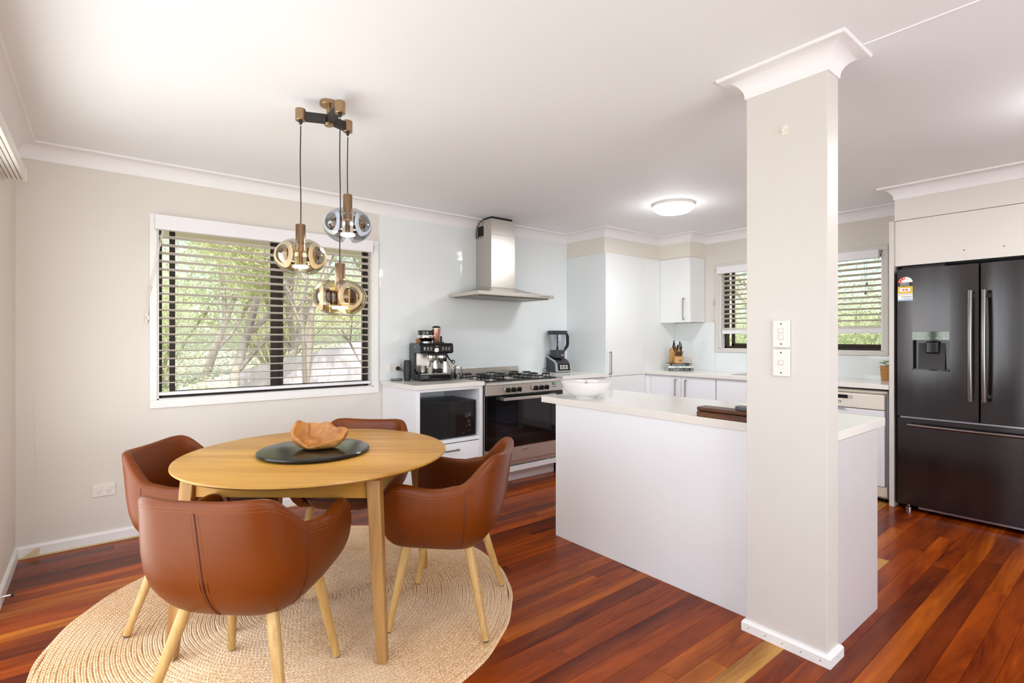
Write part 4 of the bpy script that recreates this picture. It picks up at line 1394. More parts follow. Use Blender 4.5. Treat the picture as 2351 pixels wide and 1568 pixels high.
# ------------------------------------------------------------------ wall plates
def outlet(label, T, w=0.117, h=0.074, prongs=True):
    t = thing('power_outlet', label, 'power outlet', T(0, 0, -h / 2))
    pl = obj('plate', MB().box(-w / 2, w / 2, -0.009, 0, -h / 2, h / 2, T=T), mWhiteP, t, bev=0.003)
    for s in (-1, 1):
        obj('switch', MB().box(s * w * .34 - 0.008, s * w * .34 + 0.008, -0.0125, -0.0085, h * .16, h * .16 + 0.013, T=T), mWhiteP, t, bev=0.002)
        cx = s * w * .21
        pm = MB()
        for ang, dx_, dz_ in ((28, -0.0075, -0.004), (-28, 0.0075, -0.004), (0, 0, -0.0185)):
            a = rad(ang)
            pts = [(-0.001, -0.0045), (0.001, -0.0045), (0.001, 0.0045), (-0.001, 0.0045)]
            poly = [(cx + dx_ + x * math.cos(a) + z * math.sin(a), dz_ - x * math.sin(a) + z * math.cos(a)) for x, z in pts]
            vs = [T(x, o, z) for o in (-0.0094, -0.0085) for x, z in poly]
            pm.add(vs, [(0, 1, 2, 3), (4, 5, 6, 7), (0, 1, 5, 4), (1, 2, 6, 5), (2, 3, 7, 6), (3, 0, 4, 7)])
        obj('socket', pm, mInk, pl)
    return t


outlet('white double power outlet low on the wall under the window', lambda u, o, z: (0.022 + u, YW + o, 0.333 + z))
ob = outlet('white double power outlet behind the coffee machine with a plug in it', lambda u, o, z: (1.999 + u, YW - 0.006 + o, 1.033 + z))
outlet('white double power outlet right of the knife block', lambda u, o, z: (XR - 0.006 + o, 3.372 - u, 1.035 + z))


def switch_plate(label, z, n):
    t = thing('light_switch', label, 'light switch', (PX0, 0.979, z - 0.058))
    T = lambda u, o, zz: (PX0 + o, 0.979 - u, z + zz)
    pl = obj('plate', MB().box(-0.0355, 0.0355, -0.009, 0, -0.058, 0.058, T=T), mWhiteP, t, bev=0.004)
    for s in (-1, 1):
        obj('screw', MB().cyl(T(0, -0.0085, s * 0.042), T(0, -0.0095, s * 0.042), 0.0034, n=12), M('dark_screw', '#4a443f', 0.5) if 'dark_screw' not in bpy.data.materials else bpy.data.materials['dark_screw'], pl)
    for zz in ((0.0,) if n == 1 else (0.014, -0.013)):
        obj('bezel', MB().box(-0.0105, 0.0105, -0.0105, -0.0085, zz - 0.0105, zz + 0.0105, T=T), M('switch_bezel', '#cfc6bf', 0.4) if 'switch_bezel' not in bpy.data.materials else bpy.data.materials['switch_bezel'], t, bev=0.003)
        obj('rocker', MB().box(-0.0085, 0.0085, -0.013, -0.010, zz - 0.0085, zz + 0.0085, T=T), mWhiteP, t, bev=0.002)


switch_plate('upper white switch plate on the pillar with two rockers', 1.305, 2)
switch_plate('lower white switch plate on the pillar with one rocker', 1.185, 1)
t = thing('wall_hook', 'small clear adhesive hook high on the pillar', 'hook', (PX0, 0.967, 2.135))
mCl = M('milky_plastic', '#e7dfd5', 0.25)
obj('backplate', MB().box(PX0 - 0.003, PX0, 0.954, 0.980, 2.135, 2.175), mCl, t, bev=0.0013)
obj('hook', MB().tube([(PX0 - 0.004, 0.967, 2.166), (PX0 - 0.006, 0.967, 2.15), (PX0 - 0.014, 0.967, 2.144), (PX0 - 0.016, 0.967, 2.154)], 0.0032, 8), mCl, t, smooth=True)

# ------------------------------------------------------------------ coffee corner
mCm = M('black_sesame_metal', '#1d1d1f', 0.3, metal=0.5, var=0.1, scale=20)
mCmS = M('charcoal_side', '#3d4145', 0.42, metal=0.35, var=0.08, scale=8)
CA = rad(-10.9)
t = thing('coffee_machine', 'black espresso machine with chrome dials on the short worktop', 'coffee machine', (2.222, 3.79, BT), CA)
L_ = dict(world=False)
obj('base', MB().box(-0.143, 0.143, 0.0, 0.30, 0.006, 0.058), mBlack, t, bev=0.006, **L_)
obj('front_lip', MB().prism([(-0.125, 0.012), (-0.12, 0.048), (0.12, 0.048), (0.125, 0.012), (0.05, 0.012), (0.045, 0.022), (-0.045, 0.022), (-0.05, 0.012)], -0.003, 0.001, 'y'), mGlossB, t, **L_)
obj('drip_tray', MB().box(-0.13, 0.13, 0.008, 0.165, 0.058, 0.062), mSteelH, t, **L_)
m = MB()
for k in range(9):
    m.box(-0.12, 0.12, 0.018 + k * 0.016, 0.024 + k * 0.016, 0.062, 0.0635)
obj('tray_slots', m, mDark, t, kind='stuff', **L_)
obj('column', MB().box(-0.143, 0.143, 0.17, 0.30, 0.05, 0.305), mCmS, t, bev=0.01, **L_)
obj('inner_panel', MB().box(-0.125, 0.125, 0.166, 0.172, 0.062, 0.235), mSteel, t, **L_)
obj('side_fin', MB().prism([(0.02, 0.05), (0.10, 0.05), (0.17, 0.10), (0.17, 0.06), (0.02, 0.052)], -0.146, -0.140, 'x'), mBlack, t, **L_)
obj('side_cheek', MB().prism([(0.165, 0.05), (0.30, 0.05), (0.30, 0.305), (0.288, 0.317), (0.02, 0.317), (0.004, 0.298), (-0.004, 0.245), (0.06, 0.238), (0.155, 0.236)], -0.149, -0.143, 'x'), mCmS, t, bev=0.0015, **L_)
obj('side_cheek', MB().prism([(0.165, 0.05), (0.30, 0.05), (0.30, 0.305), (0.288, 0.317), (0.02, 0.317), (0.004, 0.298), (-0.004, 0.245), (0.06, 0.238), (0.155, 0.236)], 0.143, 0.149, 'x'), mCmS, t, bev=0.0015, **L_)
obj('head', MB().prism([(0.005, 0.232), (-0.006, 0.245), (0.003, 0.303), (0.018, 0.318), (0.297, 0.318), (0.297, 0.232)], -0.143, 0.143, 'x'), mCm, t, bev=0.003, **L_)
obj('chin', MB().prism([(-0.09, 0.236), (0.11, 0.236), (0.075, 0.214), (-0.055, 0.214)], -0.004, 0.13, 'y'), mCm, t, bev=0.003, **L_)
fp = obj('button_panel', MB().prism([(-0.0075, 0.247), (0.0015, 0.301), (0.004, 0.301), (0.002, 0.247)], -0.139, 0.139, 'x'), mGlossB, t, **L_)
for bx in (-0.108, -0.080, -0.052, 0.052, 0.080, 0.107):
    obj('button', MB().cyl((bx, -0.001, 0.279), (bx, -0.0085, 0.2775), 0.0105, 0.0098, 22), mChrome, fp, smooth=35, **L_)
    obj('caption', MB().box(bx - 0.007, bx + 0.007, -0.0066, -0.0058, 0.2615, 0.2635), mInkW, fp, **L_)
gg = obj('pressure_gauge', MB().cyl((-0.006, 0.0, 0.263), (-0.006, -0.012, 0.2615), 0.0225, 0.021, 32), mChrome, fp, smooth=35, **L_)
obj('gauge_face', MB().cyl((-0.006, -0.012, 0.2615), (-0.006, -0.0126, 0.2614), 0.018, n=28), mInkW, gg, **L_)
obj('needle', MB().box(-0.0065, 0.007, -0.0135, -0.0127, 0.2605, 0.2625), mInk, gg, **L_)
text('logo', 'Breville', 0.0085, mSteel, fp, (0.0, -0.0012, 0.2945), FACE_Y, world=False)
text('logo', 'Breville', 0.011, mInkW, t, (-0.1495, 0.12, 0.287), (rad(90), 0, rad(-90)), world=False)
for gx in (-0.035, 0.062):
    gh = obj('group_head', MB().lathe([(0.034, 0.216), (0.034, 0.192), (0.03, 0.188), (0.001, 0.188)], gx, 0.055, 30), mChrome, t, smooth=30, **L_)
obj('portafilter', MB().lathe([(0.03, 0.19), (0.03, 0.168), (0.014, 0.158), (0.012, 0.145)], 0.062, 0.055, 24), mBlack, t, smooth=30, **L_)
obj('steam_wand', MB().tube([(0.118, 0.07, 0.215), (0.124, 0.05, 0.185), (0.140, 0.03, 0.165), (0.15, 0.02, 0.16)], 0.0065, 10), mBlack, t, smooth=True, **L_)
obj('wand_ring', MB().tube([(0.155 + 0.0 * a, 0.015 + 0.0145 * math.cos(a), 0.158 + 0.0145 * math.sin(a)) if False else (0.150 + 0.0145 * math.cos(a), 0.012, 0.158 + 0.0145 * math.sin(a)) for a in [2 * PI * j / 18 for j in range(18)]], 0.0042, 8, closed=True), mBlack, t, smooth=True, **L_)
mHop = glass('smoked_hopper', (0.55, 0.54, 0.53, 1), 1.5)
hp_ = obj('bean_hopper', MB().lathe([(0.045, 0.318), (0.047, 0.335), (0.066, 0.355), (0.069, 0.362), (0.069, 0.418), (0.067, 0.420), (0.066, 0.418), (0.066, 0.364), (0.063, 0.357), (0.044, 0.337)], -0.052, 0.13, 36, cap=False), mHop, t, smooth=35, **L_)
obj('hopper_collar', MB().lathe([(0.0705, 0.362), (0.0715, 0.366), (0.0715, 0.384), (0.0705, 0.387), (0.0695, 0.387), (0.0695, 0.362)], -0.052, 0.13, 36, cap=False), mChrome, hp_, smooth=35, **L_)
obj('hopper_neck', MB().lathe([(0.048, 0.319), (0.048, 0.331), (0.046, 0.332), (0.001, 0.332)], -0.052, 0.13, 30), mChrome, hp_, smooth=35, **L_)
obj('hopper_lid', MB().lathe([(0.001, 0.418), (0.070, 0.418), (0.071, 0.423), (0.066, 0.427), (0.001, 0.428)], -0.052, 0.13, 36), mBlack, hp_, smooth=35, **L_)
beans = MB()
rb = random.Random(2)
for k in range(90):
    a, r_ = rb.uniform(0, 6.28), 0.06 * math.sqrt(rb.random())
    beans.sphere((-0.052 + r_ * math.cos(a), 0.13 + r_ * math.sin(a), 0.336 + rb.uniform(0, 0.03) * (1 - r_ / 0.08) + r_ * 0.25), 0.006, 6, 4, (1, .7, .6))
mBean = M('coffee_bean', '#3b2014', 0.4, var=0.3, scale=100)
obj('beans', beans, mBean, hp_, kind='stuff', smooth=True, **L_)


def cml(x, y, z):
    a, b_ = rot2(x, y, CA)
    return (2.222 + a, 3.79 + b_, BT + z)


# things standing on the machine
bx, by, bz = cml(0.03, 0.10, 0.3185)
t = thing('travel_cup', 'rose gold travel cup with black lid on the coffee machine', 'cup', (bx, by, bz))
mRose = M('rose_gold_steel', '#c99583', 0.25, metal=0.9, var=0.04, scale=8, stretch=(1, 1, .1))
obj('body', MB().lathe([(0.001, bz), (0.0265, bz), (0.028, bz + 0.003), (0.038, bz + 0.122), (0.001, bz + 0.122)], bx, by, 36), mRose, t, smooth=35)
obj('rim_band', MB().lathe([(0.037, bz + 0.120), (0.0405, bz + 0.122), (0.0405, bz + 0.128), (0.037, bz + 0.130)], bx, by, 36), mSteel, t, smooth=35)
obj('lid', MB().lathe([(0.037, bz + 0.128), (0.034, bz + 0.140), (0.026, bz + 0.143), (0.026, bz + 0.147), (0.012, bz + 0.149), (0.001, bz + 0.149)], bx, by, 32), mBlack, t, smooth=35)
bx, by, bz = cml(-0.122, 0.12, 0.3185)
t = thing('tamper_holder', 'small brown wooden block with black top on the coffee machine', 'tamper', (bx, by, bz))
obj('block', MB().box(bx - 0.017, bx + 0.006, by - 0.017, by + 0.017, bz, bz + 0.037), wood('walnut_block', '#8a5a2f', '#b98449', along='Z'), t, bev=0.002)
obj('grip', MB().box(bx + 0.0065, bx + 0.026, by - 0.016, by + 0.016, bz, bz + 0.036), mBlack, t, bev=0.003)
bx, by, bz = cml(0.095, 0.16, 0.3185)
t = thing('coffee_tamper', 'black upright coffee tamper behind the rose gold cup', 'tamper', (bx, by, bz))
obj('base', MB().lathe([(0.001, bz), (0.029, bz), (0.029, bz + 0.006), (0.02, bz + 0.010), (0.001, bz + 0.01)], bx, by, 28), mBlack, t, smooth=30)
obj('handle', MB().lathe([(0.010, bz + 0.009), (0.009, bz + 0.056), (0.008, bz + 0.059), (0.001, bz + 0.059)], bx, by, 20), mBlack, t, smooth=30)


# jug, filter cups
def jug(label, x, y, r, h, ang):
    wx, wy, wz = cml(x, y, 0.0637)
    t = thing('milk_jug', label, 'jug', (wx, wy, wz), CA + ang)
    m = MB().lathe([(0.001, 0), (r, 0), (r * 1.02, 0.004), (r * .96, h * .5), (r * .78, h * .85), (r * .82, h), (r * .79, h), (r * .75, h * .85), (r * .92, h * .5), (r * .96, 0.006), (0.001, 0.006)], 0, 0, 32)
    obj('body', m, mSteel, t, smooth=35, world=False)
    obj('spout', MB().prism([(r * .70, h * .8), (r * 1.18, h * 1.02), (r * .75, h * 1.0)], -0.009, 0.009, 'y'), mSteel, t, world=False)
    obj('handle', MB().tube([(-r * .8, 0, h * .92), (-r * 1.5, 0, h * .95), (-r * 1.65, 0, h * .6), (-r * 1.25, 0, h * .2), (-r * .95, 0, h * .2)], 0.0042, 8), mSteel, t, smooth=True, world=False)


jug('tall steel milk jug at the right end of the drip tray', 0.095, 0.055, 0.036, 0.097, rad(200))
jug('steel milk jug in shadow behind the taller jug', 0.025, 0.115, 0.038, 0.104, rad(215))


def cup(name, label, x, y, r, h):
    wx, wy, wz = cml(x, y, 0.0637)
    t = thing(name, label, 'filter basket', (wx, wy, wz))
    obj('wall', MB().lathe([(0.001, wz), (r * .78, wz), (r * .9, wz + h * .3), (r, wz + h * .9), (r * 1.12, wz + h), (r * .93, wz + h), (r * .85, wz + h * .3), (r * .7, wz + 0.003), (0.001, wz + 0.003)], wx, wy, 28), mChrome, t, smooth=40)
    obj('lip', MB().lathe([(r * 1.1, wz + h * .95), (r * 1.14, wz + h), (r * 1.0, wz + h * 1.02)], wx, wy, 28, cap=False), mSteel, t, smooth=40)


cup('filter_basket', 'tall chrome filter basket at the left of the drip tray', -0.095, 0.075, 0.028, 0.062)
cup('filter_basket', 'short chrome filter basket at the front of the drip tray', -0.052, 0.035, 0.030, 0.046)
wx, wy, wz = cml(-0.005, 0.045, 0.0637)
t = thing('portafilter', 'black handled portafilter lying on the drip tray', 'portafilter', (wx, wy, wz), CA + rad(20))
obj('basket', MB().lathe([(0.001, 0.0), (0.024, 0.0), (0.027, 0.022), (0.001, 0.022)], -0.03, 0.03, 26), mChrome, t, smooth=35, world=False)
obj('handle', MB().cyl((0.0, 0.02, 0.02), (0.055, -0.02, 0.024), 0.012, 0.0145, 16), mBlack, t, smooth=40, world=False)

# portable espresso maker
px_, py_ = 2.040, 3.970
t = thing('portable_espresso_maker', 'matt black portable espresso maker beside the coffee machine', 'coffee maker', (px_, py_, BT))
mMatB = M('matt_black_rubber', '#242426', 0.55, var=0.08, scale=60)
obj('cup', MB().lathe([(0.024, BT), (0.028, BT + 0.003), (0.031, BT + 0.05), (0.031, BT + 0.052)], px_, py_, 28), mMatB, t, smooth=30)
obj('body', MB().lathe([(0.0315, BT + 0.0525), (0.0325, BT + 0.06), (0.0325, BT + 0.128), (0.031, BT + 0.132)], px_, py_, 28), mMatB, t, smooth=30)
obj('cap', MB().lathe([(0.031, BT + 0.1325), (0.0315, BT + 0.155), (0.027, BT + 0.170), (0.018, BT + 0.175), (0.001, BT + 0.176)], px_, py_, 28), mMatB, t, smooth=30)
dvx, dvy = -0.46, -0.89
kc = (px_ + dvx * 0.031 + 0.006, py_ + dvy * 0.031, BT + 0.088)
obj('pump_button', MB().cyl(kc, (kc[0] + dvx * 0.004, kc[1] + dvy * 0.004, kc[2]), 0.013, 0.012, 24), mBlack, t, smooth=30)

# glass jars
mJar = glass('jar_glass', (0.98, 0.985, 0.985, 1), 0.8)


def jar(label, x, y, h, fill):
    t = thing('glass_jar', label, 'jar', (x, y, BT))
    obj('glass', MB().lathe([(0.001, BT + 0.001), (0.032, BT + 0.001), (0.037, BT + 0.006), (0.0375, BT + h * .66), (0.030, BT + h * .80), (0.030, BT + h * .88), (0.0285, BT + h * .88), (0.0285, BT + h * .80), (0.0355, BT + h * .65), (0.0355, BT + 0.008), (0.031, BT + 0.004), (0.001, BT + 0.004)], x, y, 32), mJar, t, smooth=40)
    obj('lid', MB().lathe([(0.031, BT + h * .86), (0.0325, BT + h * .865), (0.0325, BT + h * .97), (0.030, BT + h), (0.001, BT + h)], x, y, 32), mSteel, t, smooth=35)
    m = MB()
    rr_ = random.Random(11)
    for k in range(int(150 * fill)):
        a, r_ = rr_.uniform(0, 6.28), 0.029 * math.sqrt(rr_.random())
        m.sphere((x + r_ * math.cos(a), y + r_ * math.sin(a), BT + 0.010 + rr_.uniform(0, 0.045)), 0.0058, 6, 4, (1, .7, .6))
    obj('beans', m, mBean, t, kind='stuff', smooth=True)


jar('glass jar of coffee beans at the right of the coffee machine', 2.450, 3.815, 0.122, 1.0)
jar('glass jar of beans half hidden behind the front jar', 2.452, 3.925, 0.122, 0.5)
t = thing('glass_coaster', 'round green tinted glass coaster on the worktop corner', 'coaster', (1.982, 4.055, BT))
mGr = glass('green_glass', (0.72, 0.84, 0.76, 1), 1.4)
obj('disc', MB().lathe([(0.001, BT), (0.046, BT), (0.050, BT + 0.004), (0.050, BT + 0.013), (0.046, BT + 0.017), (0.001, BT + 0.017)], 1.982, 4.055, 36), mGr, t, smooth=40)
obj('seal', MB().lathe([(0.046, BT + 0.006), (0.0515, BT + 0.007), (0.0515, BT + 0.010), (0.046, BT + 0.011)], 1.982, 4.055, 36), M('grey_green_seal', '#9db0a4', 0.5), t, smooth=40)
# plug and its cord
pgx, pgz = 2.024, 1.022
t = thing('power_plug', 'black plug and cord in the outlet behind the coffee machine', 'plug', (pgx, YW - 0.016, pgz))
obj('plug', MB().cyl((pgx, YW - 0.0165, pgz), (pgx, YW - 0.034, pgz), 0.019, 0.016, 20).cyl((pgx, YW - 0.034, pgz), (pgx + 0.006, YW - 0.055, pgz - 0.006), 0.011, 0.006, 14), mBlack, t, smooth=35)
obj('cord', MB().tube([(pgx + 0.006, YW - 0.055, pgz - 0.006), (2.05, YW - 0.075, 0.995), (2.08, YW - 0.055, 0.96), (2.12, YW - 0.03, 0.945)], 0.0035, 8), mBlack, t, smooth=True)

# ------------------------------------------------------------------ blender
t = thing('blender', 'black and silver kitchen blender with clear jug right of the hob', 'blender', (3.835, 4.0, BT), rad(-7))
mSil = M('silver_plastic', '#b9bcc0', 0.35, metal=0.4, var=0.03)
mDkG = M('charcoal_plastic', '#37373b', 0.45, var=0.08, scale=30)
sh = [(-0.098, 0.0), (0.098, 0.0)]
# side profile in (y, z): low front with slanted key panel, tall back
prof = [(-0.105, 0.004), (-0.09, 0.085), (-0.055, 0.118), (0.085, 0.165), (0.10, 0.165), (0.105, 0.004)]
obj('base', MB().prism(prof, -0.083, 0.083, 'x'), mDkG, t, bev=0.004, world=False)
for s in (-1, 1):
    band = [(-0.112, 0.004), (-0.097, 0.089), (-0.059, 0.126), (0.088, 0.174), (0.104, 0.170), (0.102, 0.160), (0.086, 0.158), (-0.045, 0.108), (-0.066, 0.084), (-0.072, 0.004)]
    obj('side_band', MB().prism(band, s * 0.083 if s > 0 else -0.092, 0.092 if s > 0 else -0.083, 'x'), mSil, t, bev=0.003, world=False)
pz = lambda s: (-0.1052 + 0.015 * s, 0.006 + 0.081 * s)
kp = obj('key_panel', MB().add([(-0.07, pz(.18)[0] - .001, pz(.18)[1]), (0.07, pz(.18)[0] - .001, pz(.18)[1]), (0.07, pz(1)[0] - .001, pz(1)[1]), (-0.07, pz(1)[0] - .001, pz(1)[1]), (-0.07, pz(.18)[0] + .002, pz(.18)[1]), (0.07, pz(.18)[0] + .002, pz(.18)[1]), (0.07, pz(1)[0] + .002, pz(1)[1]), (-0.07, pz(1)[0] + .002, pz(1)[1])],
                                [(0, 1, 2, 3), (7, 6, 5, 4), (0, 4, 5, 1), (1, 5, 6, 2), (2, 6, 7, 3), (3, 7, 4, 0)]), mGlossB, t, world=False)
mKey = M('pale_key', '#d9d6d0', 0.4)
for r_, (sz, n_) in enumerate(((.80, 3), (.60, 3), (.40, 4))):
    for k in range(n_):
        w_ = 0.112 / n_
        x_ = -0.056 + w_ * (k + .5)
        y0_, z0_ = pz(sz)
        obj('key', MB().box(x_ - w_ * .38, x_ + w_ * .38, y0_ - .0035, y0_ + .001, z0_ - .005, z0_ + .005), mKey, kp, world=False)
obj('silver_lip', MB().box(-0.08, 0.08, -0.110, -0.10, 0.006, 0.018), mSil, t, bev=0.002, world=False)
for s in (-1, 1):
    for q in (-1, 1):
        obj('foot', MB().cyl((s * .065, q * .08, 0), (s * .065, q * .08, 0.006), 0.012, n=12), mBlack, t, world=False)
jb = obj('jug_base', MB().rings([superell(0, 0.015, .062 * k, .062 * k, 32, .6, z) for z, k in ((.150, 1.05), (.158, 1.12), (.196, 1.08), (.225, 1.1))]), mDkG, t, smooth=40, world=False)
text('logo', 'Ninja', 0.019, mInkW, jb, (0.018, -0.0532, 0.180), FACE_Y, world=False)
mJug = glass('blender_jug', (0.97, 0.975, 0.99, 1), 0.5)
obj('jug', MB().rings([superell(0, 0.015, a, a, 32, .6, z) for z, a in ((.200, .060), (.225, .064), (.32, .073), (.405, .082), (.405, .079), (.32, .070), (.225, .061), (.205, .057))]), mJug, t, smooth=40, world=False)
obj('jug_collar', MB().rings([superell(0, 0.015, a, a, 32, .6, z) for z, a in ((.222, .0655), (.230, .0665), (.232, .064))], cap0=False, cap1=False), mDkG, t, smooth=40, world=False)
obj('lid', MB().rings([superell(0, 0.015, a, a, 32, .6, z) for z, a in ((.398, .084), (.402, .087), (.424, .090), (.430, .094), (.438, .094), (.440, .08))]), mDkG, t, smooth=30, world=False)
obj('blade_shaft', MB().cyl((0, .015, .20), (0, .015, .40), .007, n=14).cyl((0, .015, .205), (0, .015, .27), .015, .012, n=14).box(-.03, .03, .011, .019, .275, .277).box(-.026, .026, .011, .019, .32, .322).box(-.02, .02, .011, .019, .355, .357), mBlack, t, smooth=35, world=False)
obj('handle', MB().rings([[(x - .011 * nx_, .015 + s * .014, z - .011 * nz_) if e else (x + .011 * nx_, .015 + s * .014, z + .011 * nz_) for e, s in ((0, -1), (1, -1), (1, 1), (0, 1))]
                           for x, z, nx_, nz_ in ((.086, .425, .3, .95), (.122, .405, .75, .65), (.138, .375, 1, .1), (.138, .300, 1, -.1), (.128, .270, .85, -.5), (.085, .225, .7, -.7), (.066, .205, .7, -.7))]), mBlack, t, smooth=40, world=False)
sc = MB()
for k in range(9):
    sc.box(.028, .028 + (.022 if k % 3 == 0 else .012), -.0635 - k * .0013, -.0630 - k * .0013, .245 + k * .016, .2462 + k * .016)
obj('scale_marks', sc, mDkG, t, world=False, kind='stuff')
obj('power_cord', MB().tube([(-.085, .06, .05), (-.12, .08, .035), (-.15, .075, .02), (-.15, .05, .004), (-.11, .06, .004)], .0028, 8), mBlack, t, smooth=True, world=False)

# ------------------------------------------------------------------ things on the island
mCer = M('white_glazed_ceramic', '#efeeec', 0.14, var=0.01, coat=0.3)
t = thing('serving_bowl', 'large white ceramic bowl at the end of the island worktop', 'bowl', (2.497, 2.342, IT), rad(-38.7))
rows = []
n_ = 64


def bw(s, inner):
    out = []
    for j in range(n_):
        a = 2 * PI * j / n_
        r_ = 0.066 + (0.158 - 0.066) * math.sin(s * PI / 2) ** 0.85
        z = 0.008 + 0.097 * (0.55 * (1 - math.cos(s * PI / 2)) + 0.45 * s ** 1.1)
        tipw = max(0, math.cos(2 * a)) ** 3 * s ** 3
        r_ += 0.010 * tipw
        z += 0.004 * tipw
        if inner:
            r_ = max(0.002, (r_ - 0.007)) if s > 0.02 else 0.002
            z = z + 0.006 * (1 - s)
        out.append((r_ * math.cos(a), r_ * math.sin(a) * 0.96, z))
    return out


ring = lambda r_, z: [(r_ * math.cos(2 * PI * j / n_), r_ * math.sin(2 * PI * j / n_) * .96, z) for j in range(n_)]
rows = [ring(0.068, 0.0), ring(0.070, 0.004), bw(0, False)] + [bw(s, False) for s in (.15, .3, .45, .6, .75, .9, 1)] + [bw(s, True) for s in (1, .9, .75, .6, .45, .3, .15, 0)]
obj('bowl', MB().rings(rows), mCer, t, smooth=60, world=False)
t = thing('dried_pod', 'small brown dried pod with stalk inside the white bowl', 'seed pod', (2.497, 2.342, IT + 0.0145))
bz = IT + 0.0145
mPod = M('brown_pod', '#a5683c', 0.6, var=0.2, scale=60)
obj('pod', MB().sphere((2.497, 2.342, bz + 0.041), 0.041, 18, 12, (1.0, 1.0, 1.0)), mPod, t, smooth=True)
obj('stalk', MB().tube([(2.497, 2.342, bz + 0.078), (2.496, 2.341, bz + 0.088), (2.498, 2.342, bz + 0.097)], 0.0018, 7), mPod, t, smooth=True)

mOld = wood('old_dark_timber', '#3f2314', '#7d4a26', rough=0.5, along='Y', scale=22, ratio=9, bump=0.5)
t = thing('wooden_box', 'long dark timber lidded box on the island against the pillar', 'box', (2.36, 1.285, IT))
bx0, bx1, by0, by1 = 2.322, 2.402, 1.139, 1.432
obj('base', MB().box(bx0, bx1, by0, by1, IT, IT + 0.027), mOld, t, bev=0.004)
obj('lid', MB().box(bx0, bx1, by0, by1, IT + 0.029, IT + 0.050), mOld, t, bev=0.007)
t = thing('sharpening_stone', 'rounded grey stone resting on the dark timber box', 'stone', (2.365, 1.195, IT + 0.050))
mGs = M('grey_stone', '#565659', 0.6, var=0.12, scale=60, bump=0.15)
z0 = IT + 0.0503
obj('stone', MB().rings([superell(2.365, 1.195, .030 * k, .055 * k, 40, .75, z0 + z) for z, k in ((0, .9), (.003, 1), (.012, 1), (.016, .97))]), mGs, t, smooth=35)
obj('top_face', MB().rings([superell(2.365, 1.195, .030 * k, .055 * k, 40, .75, z0 + z) for z, k in ((.0161, .97), (.019, .92), (.020, .82))]), M('worn_stone_face', '#77726c', 0.6, var=0.1, scale=80), t, smooth=35)

# ------------------------------------------------------------------ books and knife block
BA = rad(-38.67)


def book(label, z, h, ln, dep, off, cover, pages, title, ink, size, dx_=0.0, extra=()):
    t = thing('cookbook', label, 'book', (4.93 + off * .78, 3.38 - off * .625, z), BA, 'cookbooks stacked on the window worktop')
    mc = M('book_cover_' + cover.strip('#'), cover, 0.45, var=0.08, scale=30)
    obj('cover', MB().box(0, ln, 0, dep, 0, 0.0022).box(0, ln, 0, dep, h - 0.0022, h).box(0, ln, 0, 0.003, 0, h), mc, t, world=False)
    obj('pages', MB().box(0.003, ln - 0.003, 0.003, dep - 0.003, 0.0022, h - 0.0022), M('book_pages_' + cover.strip('#'), pages, 0.8, var=0.1, scale=400, stretch=(.02, .02, 1)), t, world=False)
    text('title', title, size, ink, t, (ln * .45 + dx_, -0.0006, h * .5), FACE_Y, world=False)
    obj('publisher_mark', MB().cyl((ln * .94, -0.0004, h * .5), (ln * .94, -0.001, h * .5), h * .26, n=14), ink, t, world=False)
    for e_ in extra:
        text('author', e_[0], e_[1], ink, t, (ln * e_[2], -0.0006, h * .5), FACE_Y, world=False)
    return t


book('black bottom book of the stack under the knife block', BT, 0.0275, 0.274, 0.185, 0.0, '#1d1c22', '#c9c4c2', 'Dumb', mInkW, 0.026, -0.04, (('NOT', 0.017, .11), ('IS THE NEW', 0.011, .47), ('LUKE HINES', 0.009, .72)))
book('white middle book of the stack under the knife block', BT + 0.0277, 0.0235, 0.270, 0.180, 0.0, '#e8ebe4', '#c4bcae', 'MORE', M('green_ink', '#8fa890', 0.6), 0.023, -0.03, (('MATT PRESTON', 0.011, .68),))
book('dark green top book directly beneath the knife block', BT + 0.0514, 0.0265, 0.236, 0.170, 0.015, '#20251f', '#d6cfc9', 'A Bite of Majestic Life', mInkW, 0.0165, -0.012)

mMap = wood('maple_block', '#c98f4e', '#e6b877', rough=0.4, along='Z', scale=10, ratio=8, bump=0.05)
KZ = BT + 0.0781
t = thing('knife_block', 'light wood knife block standing on the stack of books', 'knife block', (5.010, 3.395, KZ), BA)
# local x along the spine direction, y away from the camera
blk_prof = [(0.012, 0.0), (0.118, 0.0), (0.118, 0.008), (0.062, 0.185), (0.024, 0.150), (0.060, 0.0)]
obj('slant_block', MB().prism([(0.046, 0.0), (0.118, 0.0), (0.098, 0.150), (0.020, 0.180), (-0.006, 0.128), (0.034, 0.0)], 0.0, 0.118, 'x'), mMap, t, bev=0.002, world=False)
fb = obj('steak_knife_block', MB().prism([(-0.052, 0.0), (0.033, 0.0), (0.012, 0.078), (-0.045, 0.078), (-0.052, 0.072)], 0.022, 0.118, 'x'), mMap, t, bev=0.002, world=False)
obj('badge', MB().rings([[(0.074 + .020 * k * math.cos(2 * PI * j / 24), -0.053 + y_, 0.034 + .0125 * k * math.sin(2 * PI * j / 24)) for j in range(24)] for y_, k in ((0.002, 1), (-0.001, 1), (-0.0016, .8))]), M('pewter_badge', '#7f756e', 0.35, metal=0.8), fb, world=False, smooth=30)
mHan = M('black_knife_handle', '#151516', 0.35, var=0.1, scale=60)
sl = Vector((0, -0.5, 0.86)).normalized()


